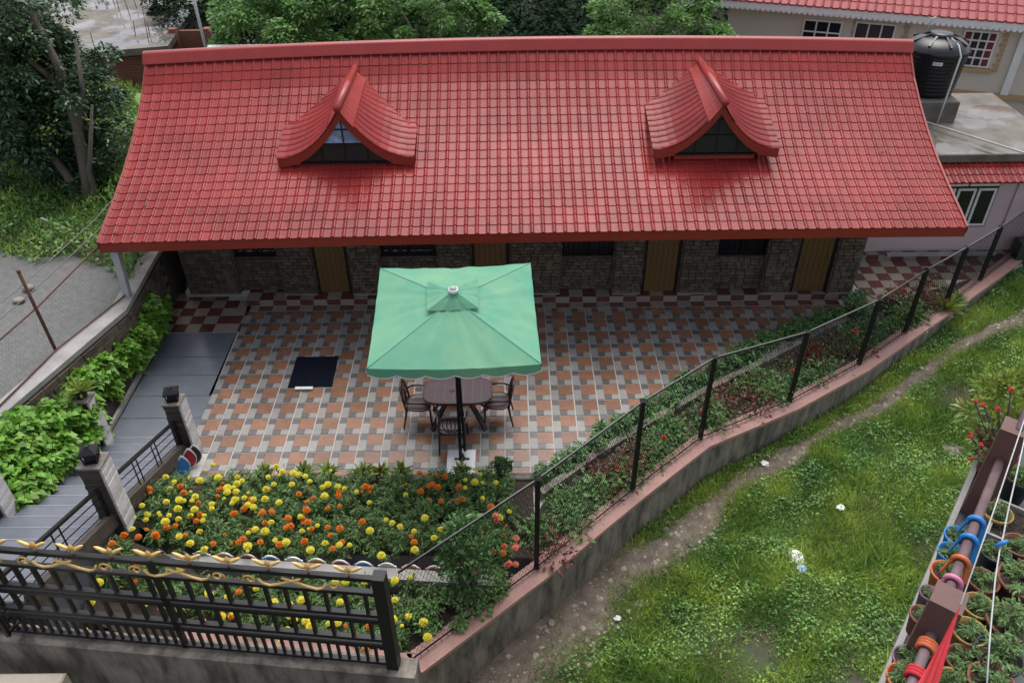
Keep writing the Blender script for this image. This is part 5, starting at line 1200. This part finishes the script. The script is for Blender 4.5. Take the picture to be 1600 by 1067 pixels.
# ------------------------------------------------------------------ grass and weeds on the slope
out_poly=np.array(offs(BW,.25)+[(26,13),(26,-16),(3.2,-16)])
def vin(X,Y,poly):
    c=np.zeros(len(X),bool); j=len(poly)-1
    for i in range(len(poly)):
        xi,yi=poly[i];xj,yj=poly[j]
        with np.errstate(divide='ignore',invalid='ignore'): c^=((yi>Y)!=(yj>Y))&(X<(xj-xi)*(Y-yi)/(yj-yi+1e-12)+xi)
        j=i
    return c
def tdist(X,Y):
    best=np.full(len(X),9.)
    for (x0,y0,w0),(x1,y1,w1) in zip(TR,TR[1:]):
        dx,dy=x1-x0,y1-y0; t=np.clip(((X-x0)*dx+(Y-y0)*dy)/(dx*dx+dy*dy),0,1); best=np.minimum(best,np.hypot(X-x0-t*dx,Y-y0-t*dy)/(w0+(w1-w0)*t))
    return best
gzv=np.vectorize(gz)
def noise2(X,Y,f,s=0): return (np.sin(X*f+s)+np.sin(Y*f*1.13+s*2)+np.sin((X+Y)*f*.71+s*3)+np.sin((X-Y)*f*1.37+s*5))/4
CMn=np.array(CM); CAn=np.array(CAM)
def scatter(n,thr):
    X=rng.uniform(3.6,19.5,n); Y=rng.uniform(-7.2,7.5,n); k=vin(X,Y,out_poly)&(Y<.62*(X-8)+6); X=X[k];Y=Y[k]
    d=(np.stack([X,Y,np.full(len(X),-.8)],1)-CAn)@CMn; px=800-FPX*d[:,0]/d[:,2]; py=533.5+FPX*d[:,1]/d[:,2]; k=(px>600)&(px<1750)&(py>380)&(py<1200); X=X[k];Y=Y[k]
    d=tdist(X,Y); k=d>thr+rng.uniform(-.45,.35,len(X))+.45*noise2(X,Y,5)
    return X[k],Y[k]
bare=lambda X,Y: np.exp(-((X-9.0)**2+(Y+3.6)**2)/.35)+np.exp(-((X-10.2)**2+(Y+4.2)**2)/.2)+.8*np.exp(-((X-7.9)**2+(Y+5)**2)/.3)
def blades(n,L_,asp,thr,patch,lo,lean=.5):
    X,Y=scatter(n,thr); m=noise2(X,Y,2.1,patch)+rng.uniform(-.35,.35,len(X)); k=(m>lo)&(rng.random(len(X))>bare(X,Y)); X=X[k];Y=Y[k]; n=len(X); Z=gzv(X,Y)-.01
    D=np.stack([rng.normal(size=n)*lean,rng.normal(size=n)*lean,np.ones(n)],1); return leaves(np.stack([X,Y,Z],1),D,L_*rng.uniform(.4,1.3,n)*(1+.5*noise2(X,Y,3.3,2)),asp,.05,.15)
def weeds(n,S,h,patch,lo):
    X,Y=scatter(n,1.25); m=noise2(X,Y,1.7,patch)+rng.uniform(-.3,.3,len(X)); k=(m>lo)&(rng.random(len(X))>bare(X,Y)); X=X[k];Y=Y[k]; n=len(X); lump=.5+.5*noise2(X,Y,6.5,1); Z=gzv(X,Y)+rng.uniform(0,1,n)*h*lump
    return up_leaves(np.stack([X,Y,Z],1),rng.normal(size=(n,3)),S*rng.uniform(.5,1.4,n),.6,.6)
V1,F1=blades(1250000,.17,.05,.70,0,-.6); V2,F2=weeds(420000,.052,.24,4,-.22); V3,F3=blades(160000,.30,.042,1.3,3,.0,.4); print('grass quads',len(F1),len(F2),len(F3))
o=ob('slope_grass',fast('slope_grass',np.concatenate([V1,V2,V3]),np.concatenate([F1,F2+len(V1),F3+len(V1)+len(V2)]),[M['grass'],M['weed']],np.concatenate([np.zeros(len(F1)),np.ones(len(F2)),np.zeros(len(F3))])),stuff=True); tag(o,'thick grass and leafy weeds covering the slope beside the dirt trail','grass')
# pebbles and grit on the trail
n=30000; X=rng.uniform(4,18,n); Y=rng.uniform(-7,5.5,n); k=vin(X,Y,out_poly); X=X[k];Y=Y[k]; d=tdist(X,Y); k=d<1.25; X=X[k];Y=Y[k]; n=len(X); Z=gzv(X,Y)+.04; s=.008+.05*rng.random(n)**5
base=np.array([(1,0,-.2),(0,1,-.2),(-1,0,-.2),(0,-1,-.2),(0.2,0.1,.7)]); V=(np.stack([X,Y,Z],1)[:,None,:]+base[None]*s[:,None,None]*rng.uniform(.6,1.4,(n,5,3))).reshape(-1,3); F=np.concatenate([np.array([[0,1,4],[1,2,4],[2,3,4],[3,0,4]])+5*i for i in range(n)])
o=ob('trail_pebbles',fast('trail_pebbles',V,F,M['pebble']),stuff=True); tag(o,'pebbles and grit scattered along the dirt trail','pebbles')
def crumple(name,x,y,r_,m,label,cat,z=.05):
    q=at(x,y,-.95); b=MB(); n=14; pr=[(0,-.3),(.7,-.2),(1,.1),(.75,.5),(.3,.7),(0,.72)]
    b.lathe([(a*r_,c*r_*.55) for a,c in pr],n,smooth=False); b.v=[tuple(c_*random.uniform(.72,1.3) for c_ in v) for v in b.v]; o=b.build(name,m,None,loc=(q.x,q.y,gz(q.x,q.y)+z),rz=random.uniform(0,6)); return tag(o,label,cat)
crumple('plastic_bag',1236,893,.13,M['white'],'crumpled white plastic bag on the bare patch in the grass','litter',.08)
crumple('plastic_bag',1245,915,.09,M['bluefilm'],'crumpled bluish plastic scrap just below the white bag','litter',.08)
crumple('plastic_scrap',1190,744,.07,M['white'],'white plastic scrap lying beside the dirt trail','litter')
crumple('paper_scrap',1303,822,.07,M['white'],'small white paper scrap in the weeds above the bare patch','litter',.1)
crumple('rock',1478,735,.24,M['pebble'],'grey-brown rock half buried in the weeds near the brown post','rock',.0)
crumple('brick_fragment',837,968,.07,M['terracotta'],'orange brick fragment at the foot of the boundary wall','brick')
crumple('flat_stone',880,928,.07,M['pebble'],'flat pale stone beside the boundary wall','stone')
crumple('flat_stone',862,975,.06,M['pebble'],'flat pale stone on the wide end of the dirt trail','stone')
crumple('flat_stone',965,968,.055,M['white'],'small whitish stone between the trail and the grass','stone')
crumple('cement_lump',1358,925,.13,M['pebble'],'grey cement lump lying in the grass near the terrace edge','rock')

# ------------------------------------------------------------------ terrace with pots near the camera, lower right
PN=Vector((7.845,-7.537,0)); EE=Vector((.617,.787,0)).normalized(); EN=Vector((-EE.y,EE.x,0)); ZF=5.40; ea=math.atan2(EE.y,EE.x)
def tp_(l,n,z): return PN+EE*l+EN*n+Vector((0,0,z))
def tbx(mb,l0,l1,n0,n1,z0,z1): mb.add([tp_(l0,n1,z0),tp_(l1,n1,z0),tp_(l1,n0,z0),tp_(l0,n0,z0),tp_(l0,n1,z1),tp_(l1,n1,z1),tp_(l1,n0,z1),tp_(l0,n0,z1)],[(0,1,2,3),(4,7,6,5),(0,4,5,1),(1,5,6,2),(2,6,7,3),(3,7,4,0)]); return mb
tr=struct(tbx(MB(),-4,2.9,-3.2,.09,ZF-.16,ZF).build('terrace_floor',M['flooring']))
tag(tbx(MB(),-4,2.9,.091,.13,ZF-.18,ZF+.02).build('terrace_kerb',M['concrete_lt']),'weathered pale kerb along the terrace edge','kerb')
tag(tbx(MB(),-4,2.7,-3.1,-.05,-2.,ZF-.161).build('terrace_wall',M['beige']),'plain wall of the building under the terrace','wall')
tr_=thing('terrace_railing','brown terrace railing of square posts joined by a pipe','railing')
for l in (0,1.74):
    b=MB(); tbx(b,l-.085,l+.085,-.085,.085,ZF,6.26); b.build('post',M['brownpost'],tr_)
b=MB(); b.tube([tp_(-3,0,6.0),tp_(1.74,0,6.0)],.030,10); b.build('lower_pipe',M['pipe'],tr_)
b=MB(); b.tube([tp_(1.72,-.02,6.25),tp_(3.6,-.02,6.32)],.028,10); b.build('upper_pipe',M['pipe'],tr_)
def pot_with_plant(x,y,z,r_,h,c,label,plant=True,hang=False,i=0,name='potted_plant'):
    q=at(x,y,z); t=thing(name,label,'potted plant',(q.x,q.y,z-h),random.uniform(0,6),'potted plants on the terrace')
    ob('pot',potm(r_,h,M[c]),t); ob('soil',MB().lathe([(r_*.9,h*.85),(r_*.5,h*.88),(0,h*.89)],16).mesh('soil',M['soil']),t)
    if plant:
        o=ob('foliage',random.choice(MV),t,(0,0,h*.8)); s=r_/.21*random.uniform(.65,.95); o.scale=(s,s,s*.75)
    return t
PT=[(1597,905,5.70,.145,'terracotta','broad terracotta pot cut by the right edge of the photo'),(1578,970,5.70,.135,'terracotta','terracotta pot between the two ropes, above the black pot'),(1561,1022,5.70,.14,'potblack','black plastic pot with feathery seedlings right of the second rope'),(1550,1064,5.70,.13,'terracotta','orange clay pot at the bottom edge between the ropes'),(1516,985,5.68,.105,'potyellow','yellow-rimmed pot with bushy leaves right of the brown post'),(1530,945,5.68,.10,'potyellow','small yellow-rimmed pot above the bushier one'),(1537,905,5.68,.10,'terracotta','terracotta pot with ferny leaves beside the pink strap'),(1508,1030,5.66,.11,'terracotta','leafy terracotta pot right of the red cloth'),(1490,1068,5.66,.11,'potyellow','leafy pot at the bottom edge beside the red cloth'),(1556,860,5.68,.10,'potblack','dark pot with ferny leaves above the terracotta one'),(1592,850,5.68,.10,'terracotta','leafy pot under the blue-tied rope'),(1560,800,5.66,.10,'potyellow','small pot beside the pale planter corner'),(1597,745,5.66,.11,'potblack','dark planter with small leaves behind the far brown post')]
for i,(x,y,z,r_,c,lab) in enumerate(PT): pot_with_plant(x,y,z,r_,.24,c,lab)
HG=[(1497,836,5.80,.085,'potblue','blue hanging pot, upper one of the two on the pipe'),(1487,862,5.80,.085,'potblue','blue hanging pot, lower one of the two on the pipe'),(1479,893,5.80,.095,'orangeplastic','orange-brown hanging pot above the pink strap'),(1453,925,5.80,.06,'potpurple','small purple pot behind the near brown post'),(1442,960,5.78,.075,'terracotta','terracotta pot half hidden by the near brown post'),(1420,1028,5.78,.09,'potpurple','maroon hanging pot left of the pipe below the near post'),(1414,1058,5.78,.10,'orangeplastic','orange-red hanging pot at the bottom edge beside the pipe')]
for i,(x,y,z,r_,c,lab) in enumerate(HG):
    t=pot_with_plant(x,y,z,r_,.18,c,lab,hang=True,name='hanging_pot')
ST=[(1528,812,'potblue','blue strap hooked over the pipe, farthest of the straps',1),(1516,840,'potblue','second blue strap hooked over the pipe',1),(1500,872,'orangeplastic','orange strap hooked over the pipe',1),(1489,903,'pinkplastic','pink strap hooked over the pipe beside the near post',1),(1443,1007,'orangeplastic','ribbed orange strap wrapped on the pipe below the near post',3),(1427,1052,'redcloth','ribbed red strap wrapped on the pipe at the bottom edge',3)]
for x,y,c,lab,nn in ST:
    q=at(x,y,6.03); l=(q-PN).dot(EE); b=MB()
    for k in range(nn):
        pts=[tp_(l+k*.022,.045*math.cos(a)+.0,6.0+.045*math.sin(a)) for a in [R(-30+24*j) for j in range(13)]]
        b.tube(pts,.013 if nn>1 else .017,6)
    if nn==1: b.beam(tp_(l,.045,6.0),tp_(l,.07,5.86),.045,.012); b.beam(tp_(l,-.045,6.0),tp_(l-.02,-.07,5.86),.04,.012)
    tag(b.build('hook_strap',M[c]),lab,'strap','coloured hook straps on the terrace pipe')
# pale planter box between the ropes
q=at(1580,815,5.65); t=thing('planter_box','pale rectangular planter with dry roots, right of the blue straps','planter',(q.x,q.y,ZF),ea)
b=MB(); 
for a in ((-.2,-.12,.2,-.10),(-.2,.10,.2,.12),(-.2,-.0995,-.18,.0995),(.18,-.0995,.2,.0995)): b.box(a[0],a[1],0,a[2],a[3],.24)
b.build('box',M['concrete_lt'],t); MB().box(-.18,-.1,.02,.18,.1,.19).build('soil',M['soil'],t)
V,F=leaves(rng.normal(size=(260,3))*np.array([.1,.06,.02])+np.array([0,0,.19]),rng.normal(size=(260,3)),.09*np.ones(260),.05,.05); ob('dry_roots',fast('dry_roots',V,F,M['trunk']),t,stuff=True)
# yellow-green bush and thorny red-flowered stems at the far end of the terrace
q=at(1565,655,5.75); t=thing('yellow_green_bush','feathery yellow-green bush in a pot at the far end of the terrace','shrub',(q.x,q.y,5.4)); ob('pot',potm(.16,.25,M['terracotta']),t)
ob('foliage',crown_mesh('foliage',1500,(.26,.26,.24),16,.10,.085,M['leaf_yellow'],asp=.25),t,(0,0,.45))
t=thing('crown_of_thorns_plant','leggy thorny plant with small red flowers left of the yellow-green bush','plant',(at(1545,740,5.4).x,at(1545,740,5.4).y,5.4)); ob('pot',potm(.14,.22,M['terracotta']),t)
fr=None
for k,(x,y,z) in enumerate(((1523,627,6.15),(1538,634,6.1),(1517,682,5.95),(1530,696,5.9),(1580,609,6.3),(1560,640,6.1),(1516,718,5.8))):
    p1=at(x,y,z)-t.location; b=MB(); p0=Vector((random.uniform(-.05,.05),random.uniform(-.05,.05),.2)); m_=(p0+p1)/2+Vector((random.uniform(-.04,.04),0,-.02)); b.tube([p0,m_,p1],[.012,.010,.007],5); b.build('stem',M['trunk'],t)
    if fr is None: fr=flower_mesh(M['fl_r'])
    for j in range(3): f=ob('red_flower',fr,t,p1+Vector((random.uniform(-.02,.02),random.uniform(-.02,.02),.005*j))); f.scale=(.3,.3,.3)
    V,F=up_leaves(np.array([tuple(m_.lerp(p1,random.random())) for _ in range(12)]),rng.normal(size=(12,3)),.05*np.ones(12),.4); ob('leaves',fast('leaves',V,F,M['leaf_low']),t,stuff=True)
# clothes lines and red cloth
def rope(pts,label,r_=.0034):
    b=MB(); b.tube(pts,r_,5); return tag(b.build('clothes_line',M['rope']),label,'rope')
rope([atd(1501,944,3.6),atd(1552,800,3.9),atd(1597,666,4.3),atd(1625,590,4.6)],'thin pale rope running from the red cloth up past the brown post')
rope([atd(1541,1085,3.2),atd(1547,992,3.35),atd(1555,905,3.5),atd(1562,860,3.6),atd(1568,835,3.65),atd(1575,799,3.7),atd(1600,690,4.0),atd(1615,620,4.3)],'pale rope with a blue knot, nearest the right edge')
b=MB(); q=atd(1567,848,3.6); b.tube([q+Vector((-.03,0,-.02)),q,q+Vector((.02,0,.015))],[.006,.012,.006],6); tag(b.build('rope_knot',M['potblue']),'small blue knot tied on the right-hand rope','knot')
b=MB(); n=9; m=10; top_=atd(1502,942,3.62); l0_,r0_=atd(1425,1085,3.05),atd(1462,1090,3.3)
for i in range(n+1):
    u=i/n; a,c=top_.lerp(l0_,u),top_.lerp(r0_,u)
    a=a+Vector((0,0,-.02*math.sin(math.pi*u)))
    for j in range(m+1):
        v=j/m; q=a.lerp(c,v); q+=Vector((.5,-.4,.6)).normalized()*(.014*math.sin(v*17+.6*math.sin(u*4))*u); b.v.append(q)
for i in range(n):
    for j in range(m): k=i*(m+1)+j; b.f.append((k,k+1,k+m+2,k+m+1)); b.m.append(0); b.sm.append(True)
tag(b.build('red_cloth',M['redcloth']),'red cloth drawn to a point on the near rope over the pipe','cloth')

# ------------------------------------------------------------------ make look-alike labels individual by their order from the left
from collections import defaultdict
bpy.context.view_layer.update()
gl=defaultdict(list)
for o in SC.objects:
    if o.parent is None and 'label' in o and o.get('group'): gl[o['label']].append(o)
ORD=['first','second','third','fourth','fifth','sixth','seventh','eighth','ninth','tenth','eleventh','twelfth','thirteenth','fourteenth','fifteenth','sixteenth','seventeenth','eighteenth','nineteenth','twentieth','twenty-first','twenty-second','twenty-third','twenty-fourth','twenty-fifth']
for lab,os_ in gl.items():
    if len(os_)>1 and len(os_)<=25:
        os_.sort(key=lambda o:o.matrix_world.translation.x)
        for i,o in enumerate(os_): o['label']=' '.join((lab+', '+ORD[i]+' from left').split()[:16]) if len((lab+', '+ORD[i]+' from left').replace('-',' ').split())<=16 else lab.replace(', side bed','')+', '+ORD[i]+' from left'
